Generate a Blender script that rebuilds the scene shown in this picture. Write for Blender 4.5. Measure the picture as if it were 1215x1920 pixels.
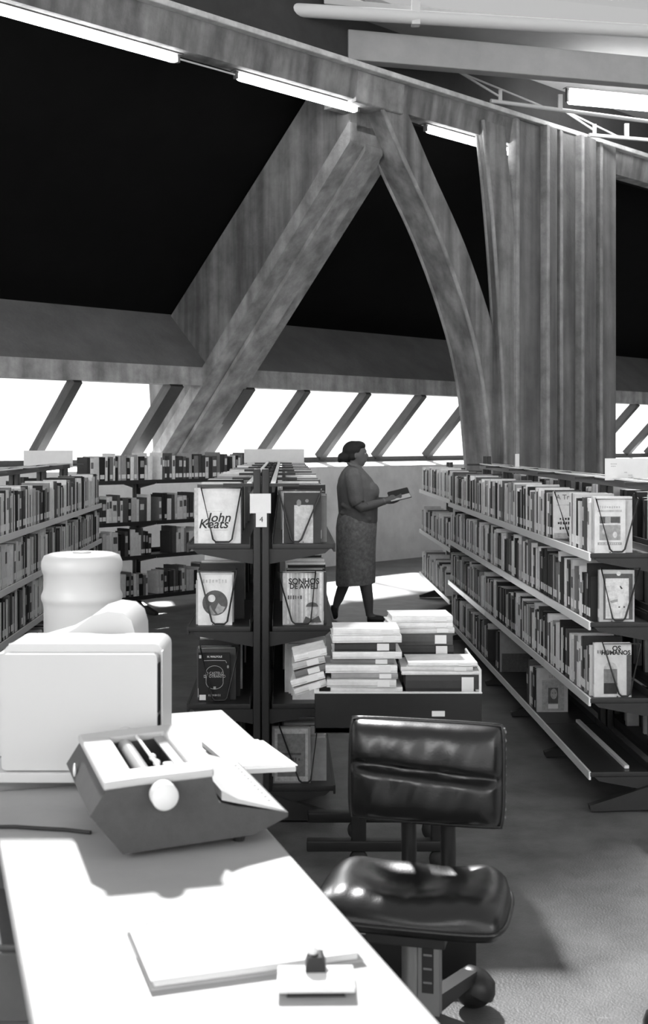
import bpy, bmesh, math, random
from mathutils import Matrix, Vector
random.seed(7)
S = bpy.context.scene
for o in list(bpy.data.objects): bpy.data.objects.remove(o)
COL = S.collection
# ------------------------------------------------------------------ camera, world, sun, exposure
FPX, CX, HV, EYE = 2300.0, 607.5, 830.0, 1.60          # focal length in pixels, centre column, horizon row, eye height
cam = bpy.data.cameras.new('camera'); co = bpy.data.objects.new('camera', cam); COL.objects.link(co)
co.location = (0, 0, EYE); co.rotation_euler = (math.pi/2, 0, 0)
cam.sensor_fit = 'VERTICAL'; cam.sensor_height = 36.0; cam.sensor_width = 24.0
cam.lens = FPX/1920*36; cam.shift_y = -(960-HV)/1920; cam.clip_end = 200
cam.dof.use_dof = True; cam.dof.focus_distance = 6.5; cam.dof.aperture_fstop = 6.3
S.camera = co
wd = bpy.data.worlds.new('sky'); S.world = wd; wd.use_nodes = True
bg = wd.node_tree.nodes['Background']; bg.inputs[0].default_value = (1, 1, 1, 1); bg.inputs[1].default_value = 2.1
sun = bpy.data.lights.new('sun', 'SUN'); sun.energy = 31.0; sun.angle = math.radians(4.0)
so = bpy.data.objects.new('sun', sun); COL.objects.link(so); so.location = (-3, 16, 14)
SUN_DIR = Vector((0.20, -1.0, -0.84)).normalized()
so.rotation_euler = SUN_DIR.to_track_quat('-Z', 'Y').to_euler()
vs = S.view_settings; vs.view_transform = 'Standard'; vs.look = 'None'; vs.exposure = 0.27; vs.gamma = 1.0; vs.use_curve_mapping = False

# ------------------------------------------------------------------ helpers
def P(u, v, Y): return Vector(((u-CX)/FPX*Y, Y, EYE-(v-HV)/FPX*Y))
def proj(p): return (CX+p[0]/p[1]*FPX, HV+(EYE-p[2])/p[1]*FPX)

def mat(name, val, rough=0.6, var=0.0, scale=8.0, bump=0.0, metal=0.0, spec=0.5, streak=0.0, bscale=None, coord='Object'):
    m = bpy.data.materials.new(name); m.use_nodes = True
    nt = m.node_tree; b = nt.nodes['Principled BSDF']
    b.inputs['Base Color'].default_value = (val, val, val, 1); b.inputs['Roughness'].default_value = rough
    b.inputs['Metallic'].default_value = metal; b.inputs['Specular IOR Level'].default_value = spec
    if var or bump or streak:
        tc = nt.nodes.new('ShaderNodeTexCoord'); src = tc.outputs[coord]
        fac = None
        if var:
            n = nt.nodes.new('ShaderNodeTexNoise'); n.inputs['Scale'].default_value = scale; n.inputs['Detail'].default_value = 8; n.inputs['Roughness'].default_value = 0.65
            nt.links.new(src, n.inputs['Vector'])
            r = nt.nodes.new('ShaderNodeMapRange'); r.inputs[1].default_value = 0.3; r.inputs[2].default_value = 0.7
            r.inputs[3].default_value = 1-var; r.inputs[4].default_value = 1+var
            nt.links.new(n.outputs['Fac'], r.inputs[0]); fac = r.outputs[0]
        if streak:
            mp = nt.nodes.new('ShaderNodeMapping'); mp.inputs['Scale'].default_value = (3.0, 3.0, 0.22); nt.links.new(src, mp.inputs[0])
            n2 = nt.nodes.new('ShaderNodeTexNoise'); n2.inputs['Scale'].default_value = 2.2; n2.inputs['Detail'].default_value = 5
            nt.links.new(mp.outputs[0], n2.inputs['Vector'])
            r2 = nt.nodes.new('ShaderNodeMapRange'); r2.inputs[1].default_value = 0.35; r2.inputs[2].default_value = 0.68
            r2.inputs[3].default_value = 1-streak; r2.inputs[4].default_value = 1+streak
            nt.links.new(n2.outputs['Fac'], r2.inputs[0])
            if fac:
                mu = nt.nodes.new('ShaderNodeMath'); mu.operation = 'MULTIPLY'; nt.links.new(fac, mu.inputs[0]); nt.links.new(r2.outputs[0], mu.inputs[1]); fac = mu.outputs[0]
            else: fac = r2.outputs[0]
        if fac:
            mm = nt.nodes.new('ShaderNodeMath'); mm.operation = 'MULTIPLY'; mm.inputs[1].default_value = val; nt.links.new(fac, mm.inputs[0])
            nt.links.new(mm.outputs[0], b.inputs['Base Color'])
        if bump:
            n3 = nt.nodes.new('ShaderNodeTexNoise'); n3.inputs['Scale'].default_value = bscale or scale*6; n3.inputs['Detail'].default_value = 6
            nt.links.new(src, n3.inputs['Vector'])
            bp = nt.nodes.new('ShaderNodeBump'); bp.inputs['Strength'].default_value = bump; bp.inputs['Distance'].default_value = 0.02
            nt.links.new(n3.outputs['Fac'], bp.inputs['Height']); nt.links.new(bp.outputs[0], b.inputs['Normal'])
    return m
def emit(name, val):
    m = bpy.data.materials.new(name); m.use_nodes = True; b = m.node_tree.nodes['Principled BSDF']
    b.inputs['Base Color'].default_value = (.8, .8, .8, 1); b.inputs['Emission Color'].default_value = (1, 1, 1, 1); b.inputs['Emission Strength'].default_value = val
    return m
def glass(name, t=0.92):
    m = bpy.data.materials.new(name); m.use_nodes = True; nt = m.node_tree; nt.nodes.remove(nt.nodes['Principled BSDF'])
    out = nt.nodes['Material Output']; tr = nt.nodes.new('ShaderNodeBsdfTransparent'); tr.inputs[0].default_value = (t, t, t, 1)
    gl = nt.nodes.new('ShaderNodeBsdfGlossy'); gl.inputs['Roughness'].default_value = 0.05
    mx = nt.nodes.new('ShaderNodeMixShader'); mx.inputs[0].default_value = 0.05
    nt.links.new(tr.outputs[0], mx.inputs[1]); nt.links.new(gl.outputs[0], mx.inputs[2]); nt.links.new(mx.outputs[0], out.inputs[0])
    return m

class MB:
    def __init__(s): s.v = []; s.f = []; s.m = []; s.sm = []
    def add(s, vs_, fs, T=None, mi=0, smooth=False):
        o = len(s.v); flip = False
        if T is not None:
            vs_ = [T @ Vector(q) for q in vs_]; flip = T.determinant() < 0
        s.v += [tuple(q) for q in vs_]
        for f in fs:
            f = tuple(o+i for i in f); s.f.append(f[::-1] if flip else f); s.m.append(mi); s.sm.append(smooth)
        return s
    def box(s, lo, hi, T=None, mi=0):
        x0, y0, z0 = lo; x1, y1, z1 = hi
        return s.add([(x0,y0,z0),(x1,y0,z0),(x1,y1,z0),(x0,y1,z0),(x0,y0,z1),(x1,y0,z1),(x1,y1,z1),(x0,y1,z1)],
                     [(3,2,1,0),(4,5,6,7),(0,1,5,4),(1,2,6,5),(2,3,7,6),(3,0,4,7)], T, mi)
    def prism(s, poly, a, b, T=None, mi=0, smooth=False):      # poly in xz (counter-clockwise from -y), extruded y a..b
        n = len(poly)
        vs_ = [(x, a, z) for x, z in poly]+[(x, b, z) for x, z in poly]
        s.add(vs_, [tuple(range(n)), tuple(range(2*n-1, n-1, -1))], T, mi)
        return s.add(vs_, [(i, i+n, (i+1) % n+n, (i+1) % n) for i in range(n)], T, mi, smooth)
    def tube(s, path, r, seg=8, T=None, mi=0, closed=False, caps=True):
        path = [Vector(p) for p in path]; n = len(path); rr = r if isinstance(r, (list, tuple)) else [r]*n
        vs_ = []; up = None
        for i, p in enumerate(path):
            if closed: d = path[(i+1) % n]-path[i-1]
            else: d = path[min(i+1, n-1)]-path[max(i-1, 0)]
            d.normalize()
            if up is None:
                up = Vector((0,0,1)) if abs(d.z) < .9 else Vector((1,0,0))
            x = d.cross(up); x.normalize(); y = x.cross(d); up = y
            for k in range(seg):
                a = 2*math.pi*k/seg; vs_.append(p+x*math.cos(a)*rr[i]+y*math.sin(a)*rr[i])
        fs = []
        for i in range(n if closed else n-1):
            for k in range(seg):
                j = (i+1) % n; fs.append((i*seg+k, i*seg+(k+1) % seg, j*seg+(k+1) % seg, j*seg+k))
        s.add(vs_, fs, T, mi, True)
        if not closed and caps: s.add(vs_, [tuple(range(seg))[::-1], tuple(range((n-1)*seg, n*seg))], T, mi)
        return s
    def loft(s, rings, T=None, mi=0, smooth=True, caps=True):
        n = len(rings[0]); vs_ = [q for r in rings for q in r]; fs = []
        for i in range(len(rings)-1):
            for k in range(n): fs.append((i*n+k, i*n+(k+1) % n, (i+1)*n+(k+1) % n, (i+1)*n+k))
        s.add(vs_, fs, T, mi, smooth)
        if caps: s.add(vs_, [tuple(range(n))[::-1], tuple(range((len(rings)-1)*n, len(rings)*n))], T, mi)
        return s
    def lathe(s, prof, seg=24, T=None, mi=0):
        return s.loft([[(r*math.cos(2*math.pi*k/seg), r*math.sin(2*math.pi*k/seg), z) for k in range(seg)] for r, z in prof], T, mi)
    def ball(s, c, r, seg=14, T=None, mi=0):
        r = (r, r, r) if not isinstance(r, (tuple, list)) else r
        rings = []
        for i in range(1, seg//2+2):
            t = math.pi*(i-.5)/(seg//2+1); t = max(t, .02)
            rings.append([(c[0]+r[0]*math.sin(t)*math.cos(2*math.pi*k/seg), c[1]+r[1]*math.sin(t)*math.sin(2*math.pi*k/seg), c[2]-r[2]*math.cos(t)) for k in range(seg)])
        return s.loft(rings, T, mi)
    def mesh(s, name, mats):
        me = bpy.data.meshes.new(name); me.from_pydata(s.v, [], s.f)
        for m in (mats if isinstance(mats, (list, tuple)) else [mats]): me.materials.append(m)
        me.polygons.foreach_set('material_index', s.m); me.polygons.foreach_set('use_smooth', s.sm); me.update()
        return me
def link(name, me, parent=None):
    o = bpy.data.objects.new(name, me); COL.objects.link(o)
    if parent is not None:
        o.parent = parent; o.matrix_parent_inverse = WM(parent).inverted()
    return o
def WM(o):
    m = Matrix.LocRotScale(o.location, o.rotation_euler, o.scale)
    return m if o.parent is None else WM(o.parent) @ o.matrix_parent_inverse @ m
def part(name, mb, mats, parent=None, bevel=0.0, seg=2):
    o = link(name, mb.mesh(name, mats), parent)
    if bevel:
        md = o.modifiers.new('bevel', 'BEVEL'); md.width = bevel; md.segments = seg; md.limit_method = 'ANGLE'; md.angle_limit = math.radians(35)
        o.data.polygons.foreach_set('use_smooth', [True]*len(o.data.polygons))
        wn = o.modifiers.new('wn', 'WEIGHTED_NORMAL')
    return o
def tag(o, label, cat, group=None):
    o['label'] = label; o['category'] = cat
    if group: o['group'] = group
    return o
def thing(name, label, cat, loc=(0,0,0), group=None):
    o = bpy.data.objects.new(name, None); COL.objects.link(o); o.location = loc; o.empty_display_size = .1
    return tag(o, label, cat, group)
def struct(name, mb, mats, label=None, bevel=0):
    o = part(name, mb, mats, None, bevel); o['kind'] = 'structure'
    if label: o['label'] = label
    return o
def copy_tree(o, parent=None):
    c = o.copy(); COL.objects.link(c)
    if parent is not None: c.parent = parent; c.matrix_parent_inverse = o.matrix_parent_inverse.copy()
    for ch in [q for q in bpy.data.objects if q.parent == o]: copy_tree(ch, c)
    return c
def frame(o, x, y, z=(0,0,1)):
    x, y, z = Vector(x), Vector(y), Vector(z)
    M = Matrix.Identity(4)
    for i, a in enumerate((x, y, z)):
        for j in range(3): M[j][i] = a[j]
    for j in range(3): M[j][3] = o[j]
    return M
def text(name, body, size, M, m, parent, align='CENTER', sx=1.0, shear=0.0, bold=0.0, spacing=1.0):
    cu = bpy.data.curves.new(name, 'FONT'); cu.body = body; cu.size = size; cu.align_x = align; cu.align_y = 'CENTER'
    cu.shear = shear; cu.extrude = 0.0003; cu.offset = bold; cu.resolution_u = 3; cu.space_character = spacing; cu.space_line = .85
    t = bpy.data.objects.new(name, cu); COL.objects.link(t); bpy.context.view_layer.update()
    me = bpy.data.meshes.new_from_object(t.evaluated_get(bpy.context.evaluated_depsgraph_get()))
    bpy.data.objects.remove(t); me.transform(M @ Matrix.Diagonal((sx, 1, 1, 1))); me.materials.clear(); me.materials.append(m)
    return link(name, me, parent)
def remeshed(mb, voxel, smooth, name, m):
    o = link('tmp', mb.mesh('tmp', m))
    r = o.modifiers.new('r', 'REMESH'); r.mode = 'VOXEL'; r.voxel_size = voxel; r.use_smooth_shade = True
    q = o.modifiers.new('s', 'SMOOTH'); q.iterations = smooth; q.factor = .5
    bpy.context.view_layer.update()
    me = bpy.data.meshes.new_from_object(o.evaluated_get(bpy.context.evaluated_depsgraph_get())); me.name = name
    bpy.data.objects.remove(o); me.materials.clear(); me.materials.append(m)
    me.polygons.foreach_set('use_smooth', [True]*len(me.polygons))
    return me

# ------------------------------------------------------------------ materials
M_CONC = mat('concrete', .20, .85, .34, 2.6, .4, streak=.42, bscale=26)
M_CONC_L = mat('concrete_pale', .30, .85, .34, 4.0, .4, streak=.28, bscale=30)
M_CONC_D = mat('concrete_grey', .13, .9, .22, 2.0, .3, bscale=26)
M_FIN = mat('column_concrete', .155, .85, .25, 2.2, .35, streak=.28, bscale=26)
M_WALL = mat('plaster', .8, .9, .12, 3.0, .15)
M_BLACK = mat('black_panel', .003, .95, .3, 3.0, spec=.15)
M_FLOOR = mat('floor_covering', .135, .45, .45, 3.5, .16, bscale=130, spec=.5)
def scuffs(m):                                          # sparse pale scuff marks in the floor covering
    nt = m.node_tree; b = nt.nodes['Principled BSDF']; src = b.inputs['Base Color'].links[0].from_socket
    tc = nt.nodes.new('ShaderNodeTexCoord'); mp = nt.nodes.new('ShaderNodeMapping'); mp.inputs['Scale'].default_value = (5, 16, 5); mp.inputs['Rotation'].default_value = (0, 0, .3)
    n = nt.nodes.new('ShaderNodeTexNoise'); n.inputs['Scale'].default_value = 1.0; n.inputs['Detail'].default_value = 5
    r = nt.nodes.new('ShaderNodeMapRange'); r.inputs[1].default_value = .70; r.inputs[2].default_value = .78; r.inputs[3].default_value = 0; r.inputs[4].default_value = .22
    a = nt.nodes.new('ShaderNodeMath'); a.operation = 'ADD'
    nt.links.new(tc.outputs['Object'], mp.inputs[0]); nt.links.new(mp.outputs[0], n.inputs['Vector']); nt.links.new(n.outputs['Fac'], r.inputs[0])
    nt.links.new(src, a.inputs[0]); nt.links.new(r.outputs[0], a.inputs[1]); nt.links.new(a.outputs[0], b.inputs['Base Color'])
scuffs(M_FLOOR)
M_ROOF = mat('roof_panel', .55, .8, .1, 1.5)
M_STEEL = mat('white_steel', .75, .5)
M_SHELF = mat('shelf_enamel', .022, .45, .15, 30)
M_SHELF_TOP = M_SHELF
M_STRIP = mat('edge_strip', .9, .34, metal=.25)
M_WIRE = mat('black_wire', .02, .35)
M_PAPER = mat('paper', .78, .8, .04, 12)
M_PAGES = mat('pages', .68, .9, .12, 60)
M_INK = mat('ink', .02, .7)
M_GREYINK = mat('grey_ink', .30, .8)
M_MULL = mat('mullion', .05, .5, .2, 10)
M_GLASS = glass('window_glass')
M_SKYGL = glass('dimmed_skylight_glass', .45)  # transmission cut to dim the sun and sky coming through the roof
M_TUBE = emit('fluorescent', 14.0)
TONES = [(.80, 'white'), (.66, 'cream'), (.50, 'pale grey'), (.32, 'mid grey'), (.18, 'grey'), (.09, 'dark grey'), (.045, 'charcoal'), (.018, 'black')]
M_BOOK = [mat('book_'+n.replace(' ', '_'), v, .55, .12, 25, spec=.3) for v, n in TONES]

# ------------------------------------------------------------------ window wall frame: s inwards, w along, z up
r2 = math.sqrt(.5); WN = Vector((r2, -r2, 0)); WD = Vector((r2, r2, 0)); W0 = Vector((0, 15.79, 0))
TW = frame(W0, WN, WD)                                  # local x = s, y = w, z = z
def swz(u, v, s):
    k = (u-CX)/FPX; Y = (15.79-s/r2)/(1-k); X = k*Y
    return s, (X+Y-15.79)*r2, EYE+(HV-v)/FPX*Y
L0, L1 = -16.0, 16.0
b = MB(); b.box((-22, -6, -.1), (22, 34, 0)); struct('floor', b, M_FLOOR)
b = MB(); b.prism([(-.18, 0), (0, 0), (0, 1.29), (-.45, 1.36), (-.5, 1.3), (-.18, 1.2)], L0, L1, TW); struct('wall_window', b, M_WALL)
b = MB(); b.box((-9.2, -5.2, 0), (11.2, -5.0, 6.0)); struct('unseen_wall_back', b, M_WALL)  # unseen walls, back and sides, added to cut ambient light
b = MB(); b.box((-9.2, -5.0, 0), (-9.0, 7.0, 6.0)); struct('unseen_wall_left', b, M_WALL)
b = MB(); b.box((11.0, -5.0, 0), (11.2, 26.0, 6.0)); struct('unseen_wall_right', b, M_WALL)
# head beam over the windows; light and shade put into lip and slope tones
b = MB(); b.prism([(.30, 2.24), (.52, 2.24), (.52, 2.44), (.30, 2.44)], L0, L1, TW); struct('trim_1', b, M_CONC_L, 'concrete lip over the windows, toned paler for bounced light')
b = MB(); b.prism([(.28, 2.44), (.518, 2.44), (-.24, 3.13), (-.5, 3.0)], L0, L1, TW); struct('trim_4', b, M_CONC_D, 'sloping concrete gutter above the window lip, toned darker for shade')
# black sloping slab
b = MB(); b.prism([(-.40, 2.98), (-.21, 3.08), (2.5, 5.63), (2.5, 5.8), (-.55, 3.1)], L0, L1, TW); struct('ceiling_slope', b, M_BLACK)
# windows: bays between rafters
RAFT = [-12.9, -2.12, 9.25]
GB, GT = (-.40, 1.41), (.46, 2.26)
def glaze(name, w0, w1, mull):
    b = MB(); b.prism([(GB[0]-.03, GB[1]-.07), (GB[0]+.05, GB[1]-.07), (GB[0]+.05, GB[1]), (GB[0]-.03, GB[1])], w0, w1, TW)
    root = struct(name, b, M_MULL, 'sloping strip window with dark mullions')
    edges = [w0]+mull+[w1]
    dx, dz = GT[0]-GB[0], GT[1]-GB[1]; L = math.hypot(dx, dz); nx, nz = -dz/L*.05, dx/L*.05
    for w, hw in [(q, .05) for q in mull]+[(w0+.06, .09), (w1-.06, .09)]:
        b = MB(); b.prism([(GB[0]-nx*1.3, GB[1]-nz*1.3), (GT[0]-nx*1.3, GT[1]-nz*1.3), (GT[0]+nx, GT[1]+nz), (GB[0]+nx, GB[1]+nz)], w-hw, w+hw, TW); part('mullion', b, M_MULL, root)
    for a, c in zip(edges[:-1], edges[1:]):
        b = MB(); b.prism([(GB[0], GB[1]), (GT[0], GT[1]), (GT[0]+nx*.12, GT[1]+nz*.12), (GB[0]+nx*.12, GB[1]+nz*.12)], a+.03, c-.03, TW); part('pane', b, M_GLASS, root)
glaze('window_1', -12.4, -2.72, [-4.06-1.09*i for i in range(7)])
glaze('window_2', -1.78, 8.75, [-.78+1.09*i for i in range(9)])
glaze('window_3', 9.75, 15.8, [10.6+1.09*i for i in range(5)])
# rafters
for i, w in enumerate(RAFT):
    lab = ['long sloping concrete roof beam beyond the far windows', 'deep sloping concrete roof beam with stained web rising from the windows to the column', 'sloping concrete roof beam rising beside the fluted column'][i]
    r = thing('roof_beam', lab, 'beam', TW @ Vector((-.5, w, 1.3)))
    b = MB(); b.prism([(-.50, 1.33), (2.80, 4.69), (2.80, 4.88), (2.45, 4.95), (2.45, 5.48), (-.24, 3.02), (-.62, 2.5)], w-.22, w+.22, TW); part('web', b, M_CONC, r)
    b = MB(); b.prism([(-.60, 1.30), (-.50, 1.20), (2.80, 4.57), (2.80, 4.78)], w-.32, w+.34, TW); part('flange', b, M_CONC_L, r, .03)
    b = MB(); b.prism([(-.48, 1.19), (-.44, 1.17), (2.80, 4.51), (2.80, 4.59)], w-.10, w+.16, TW); part('soffit_rib', b, M_CONC_L, r, .02)
# ring beam + ledge + dark upstand
b = MB(); b.prism([(2.85, 4.91), (3.02, 4.91), (3.07, 5.18), (2.85, 5.18)], L0, L1, TW); struct('trim_2', b, M_CONC, 'board-marked concrete ring beam')
b = MB(); b.prism([(2.50, 5.18), (3.15, 5.18), (3.15, 5.235), (2.50, 5.235)], L0, L1, TW); struct('trim_3', b, mat('ledge_lit_tone', .6, .8, .3, 6), 'ledge on top of the ring beam, toned bright as if lit from above', .01)  # pale tone stands in for light caught on the ledge
b = MB(); b.prism([(2.55, 5.235), (2.70, 5.235), (2.70, 5.94), (2.55, 5.94)], L0, L1, TW); struct('wall_upstand', b, mat('upstand_paint', .045, .9, .2, 3))
b = MB(); b.prism([(2.50, 5.02), (2.85, 5.02), (2.85, 5.18), (2.50, 5.18)], L0, L1, TW); struct('dark_filler', b, M_BLACK)  # black filler added so the space behind the beam stays dark
# ------------------------------------------------------------------ fluted column with curving arms
cp = TW @ Vector((2.8, 1.2, 0))
col = thing('fluted_column', 'massive fluted concrete column with two curving arms under the ring beam', 'column', cp)
fins = [(969, 1021, 3.10), (1026, 1046, 3.17), (1051, 1086, 3.13), (1091, 1119, 3.20), (1126, 1156, 3.16)]
for u0, u1, s in fins:
    w0 = swz(u0, 500, s)[1]; w1 = swz(u1, 500, s)[1]
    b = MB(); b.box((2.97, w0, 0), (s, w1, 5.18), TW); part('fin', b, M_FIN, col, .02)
    b = MB(); b.box((s-.10, w0-.03, 0), (s+.02, w0+.03, 5.18), TW); part('arris', b, M_CONC_L, col, .01)  # pale strip paints the lit edge of each fin
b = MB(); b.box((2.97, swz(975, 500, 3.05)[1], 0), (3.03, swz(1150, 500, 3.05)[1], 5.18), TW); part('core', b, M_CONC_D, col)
def arm(pts, s0, s1, wd, name):                         # pts: pixel (u,v) of the front-left arris on plane s1
    c = [swz(u, v, s1)[1:] for u, v in pts]
    path = []
    for i in range(len(c)-1):
        p0, p1, p2, p3 = c[max(i-1, 0)], c[i], c[i+1], c[min(i+2, len(c)-1)]
        for k in range(5):
            t = k/5
            path.append(tuple(.5*(2*p1[j]+(p2[j]-p0[j])*t+(2*p0[j]-5*p1[j]+4*p2[j]-p3[j])*t*t+(3*p1[j]-p0[j]-3*p2[j]+p3[j])*t**3) for j in (0, 1)))
    path.append(c[-1])
    rings = [[(s0, w, z), (s1, w, z), (s1, w+wd, z), (s0, w+wd, z)] for w, z in path]
    b = MB(); b.loft(rings[::-1], TW, smooth=False); a_ = part(name, b, M_CONC, col, .02)
    b = MB(); b.tube([(s1, w, z) for w, z in path], .022, 8, TW); part('arris', b, M_CONC_L, a_)  # pale beads stand in for the lit ridge lines
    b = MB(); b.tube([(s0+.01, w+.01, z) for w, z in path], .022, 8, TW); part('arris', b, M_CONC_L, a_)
    return a_
arm([(694, 150), (758, 300), (826, 450), (878, 600), (905, 720), (919, 860), (926, 1000), (928, 1084)], 2.66, 3.02, .42, 'arm')
arm([(905, 225), (918, 350), (930, 500), (938, 640), (945, 780), (948, 900), (950, 1072)], 2.97, 3.08, .40, 'arm')
b = MB(); b.prism([(2.62, 4.88), (3.05, 4.88), (3.08, 5.18), (2.62, 5.18)], swz(660, 160, 3.0)[1], swz(735, 160, 3.0)[1]+.1, TW); part('capital', b, M_CONC_L, col, .02)
# ------------------------------------------------------------------ roof of the hall: glazed skylight, joists
b = MB(); RIB = [2.70, 6.3, 9.5, 12.7, 15.9, 19.1]
for q in RIB: b.prism([(q, 5.94), (q+.06, 5.94), (q+.06, 6.1), (q, 6.1)], L0, L1, TW)
sk = struct('ceiling', b, M_STEEL, 'glazed skylight over the reading room')
for q, q1 in zip(RIB[:-1], RIB[1:]):
    b = MB(); b.prism([(q+.06, 6.02), (q1, 6.02), (q1, 6.03), (q+.06, 6.03)], L0, L1, TW); part('pane', b, M_SKYGL, sk)
def roof_bar(name, p0, p1, r, m, lab, cat, box=None):
    b = MB()
    if box: 
        d = (p1-p0).normalized(); n = Vector((-d.y, d.x, 0)); F = frame(p0, d, n)
        b.box((0, -box[0]/2, 0), ((p1-p0).length, box[0]/2, box[1]), F)
    else: b.tube([p0, p1], r, 12)
    return b
pA0, pA1 = Vector((.22, 12.26, 5.41)), Vector((6.2, 13.9, 5.41))
jst = thing('roof_joist', 'pale deep roof joist bearing on the ring beam above the column', 'joist', pA0)
part('joist_web', roof_bar('', pA0, pA1, 0, None, '', '', (.16, .30)), mat('joist_paint', .42, .8, .1, 3), jst, .01)
b = MB(); pB0, pB1 = P(330, 5, 11.55)*1, P(1330, 66, 12.5)
b.tube([pB0, pB1], .065, 14)
pp = thing('roof_pipe', 'thick white pipe running high above the roof joist', 'pipe', pB0); part('pipe', b, M_STEEL, pp)
q = pB0.lerp(pB1, .43); b = MB(); b.box((q.x-.04, q.y-.05, q.z-.08), (q.x+.04, q.y+.05, q.z+.45)); part('hanger', b, M_STEEL, pp)
b = MB(); b.add([tuple(v) for v in (Vector((.0, 11.9, 5.86)), Vector((10, 14.6, 5.86)), Vector((10, 20, 5.86)), Vector((3.6, 16.6, 5.86)))]+[tuple(v) for v in (Vector((.0, 11.9, 5.92)), Vector((10, 14.6, 5.92)), Vector((10, 20, 5.92)), Vector((3.6, 16.6, 5.92)))],
      [(3,2,1,0),(4,5,6,7),(0,1,5,4),(1,2,6,5),(2,3,7,6),(3,0,4,7)]); struct('ceiling_panel', b, M_ROOF, 'pale roof panel by the ring beam')
def truss(u0, v0, u1, v1, Y0, Y1, lab):
    a, c = P(u0, v0, Y0), P(u1, v1, Y1)
    t = thing('roof_truss', lab, 'truss', a)
    b = MB(); b.tube([a, c], .022, 10); part('chord', b, M_STEEL, t)
    top = Vector((0, 0, .16))
    b = MB(); b.tube([a+Vector((-.35, -.1, .28)), a+(c-a)*.04+top*.35], .013, 8); part('strut', b, M_STEEL, t)
    b = MB(); b.tube([a+Vector((-.35, -.1, .28)), a+(c-a)*.22+top*.1], .011, 8); part('strut', b, M_STEEL, t)
    b = MB(); k = a+(c-a)*.04; b.box((k.x-.02, k.y-.02, k.z), (k.x+.02, k.y+.02, k.z+.13)); part('post', b, M_STEEL, t)
    b = MB(); k = a+(c-a)*.30; b.box((k.x-.025, k.y-.02, k.z), (k.x+.025, k.y+.02, k.z+.17)); part('post', b, M_STEEL, t)
    return t
truss(920, 189, 1330, 243, 13.3, 14.45, 'white pipe truss below the roof joist')
truss(1105, 253, 1330, 272, 14.4, 15.1, 'lower white pipe truss close over the ring beam')
def lamp(p0, p1, lab, r=.03, grp=None):
    p0, p1 = Vector(p0), Vector(p1); d = (p1-p0).normalized()
    t = thing('fluorescent_lamp', lab, 'lamp', p0, grp)
    b = MB(); b.tube([p0, p0+d*.012, p0+d*.03, p1-d*.03, p1-d*.012, p1], [r*.5, r*.85, r, r, r*.85, r*.5], 12); part('tube', b, M_TUBE, t)
    n = Vector((-d.y, d.x, 0)); F = frame(p0, d, n)
    b = MB(); b.box((-.05, -.04, r+.003), ((p1-p0).length+.05, .04, r+.012), F); part('batten', b, M_CONC_D, t)
    for x in (-.03, (p1-p0).length+.005):
        b = MB(); b.box((x, -.02, -r*.7), (x+.025, .02, r+.004), F); part('lamp_holder', b, M_CONC_D, t)
LZ = 4.86
lamp(TW @ Vector((2.90, -7.2, LZ)), TW @ Vector((2.90, -4.68, LZ)), 'long fluorescent tube under the ring beam over the left bookcase end', .036)
lamp(TW @ Vector((2.90, -3.99, LZ)), TW @ Vector((2.90, -2.46, LZ)), 'fluorescent tube under the ring beam running up to the curved column arm', .036)
lamp(TW @ Vector((2.90, -1.39, LZ)), TW @ Vector((2.90, .75, LZ)), 'fluorescent tube under the ring beam between the two column arms', .036)
lamp(P(1066, 181, 13.75), P(1330, 206, 14.5), 'bright fluorescent tube hung on the roof truss', .085)
b = MB(); b.tube([TW @ Vector((2.90, -4.68, LZ+.01)), TW @ Vector((2.90, -3.99, LZ+.01))], .008, 6); cnd = part('conduit', b, M_STRIP); tag(cnd, 'thin conduit linking two fluorescent tubes under the ring beam', 'conduit')

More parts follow.
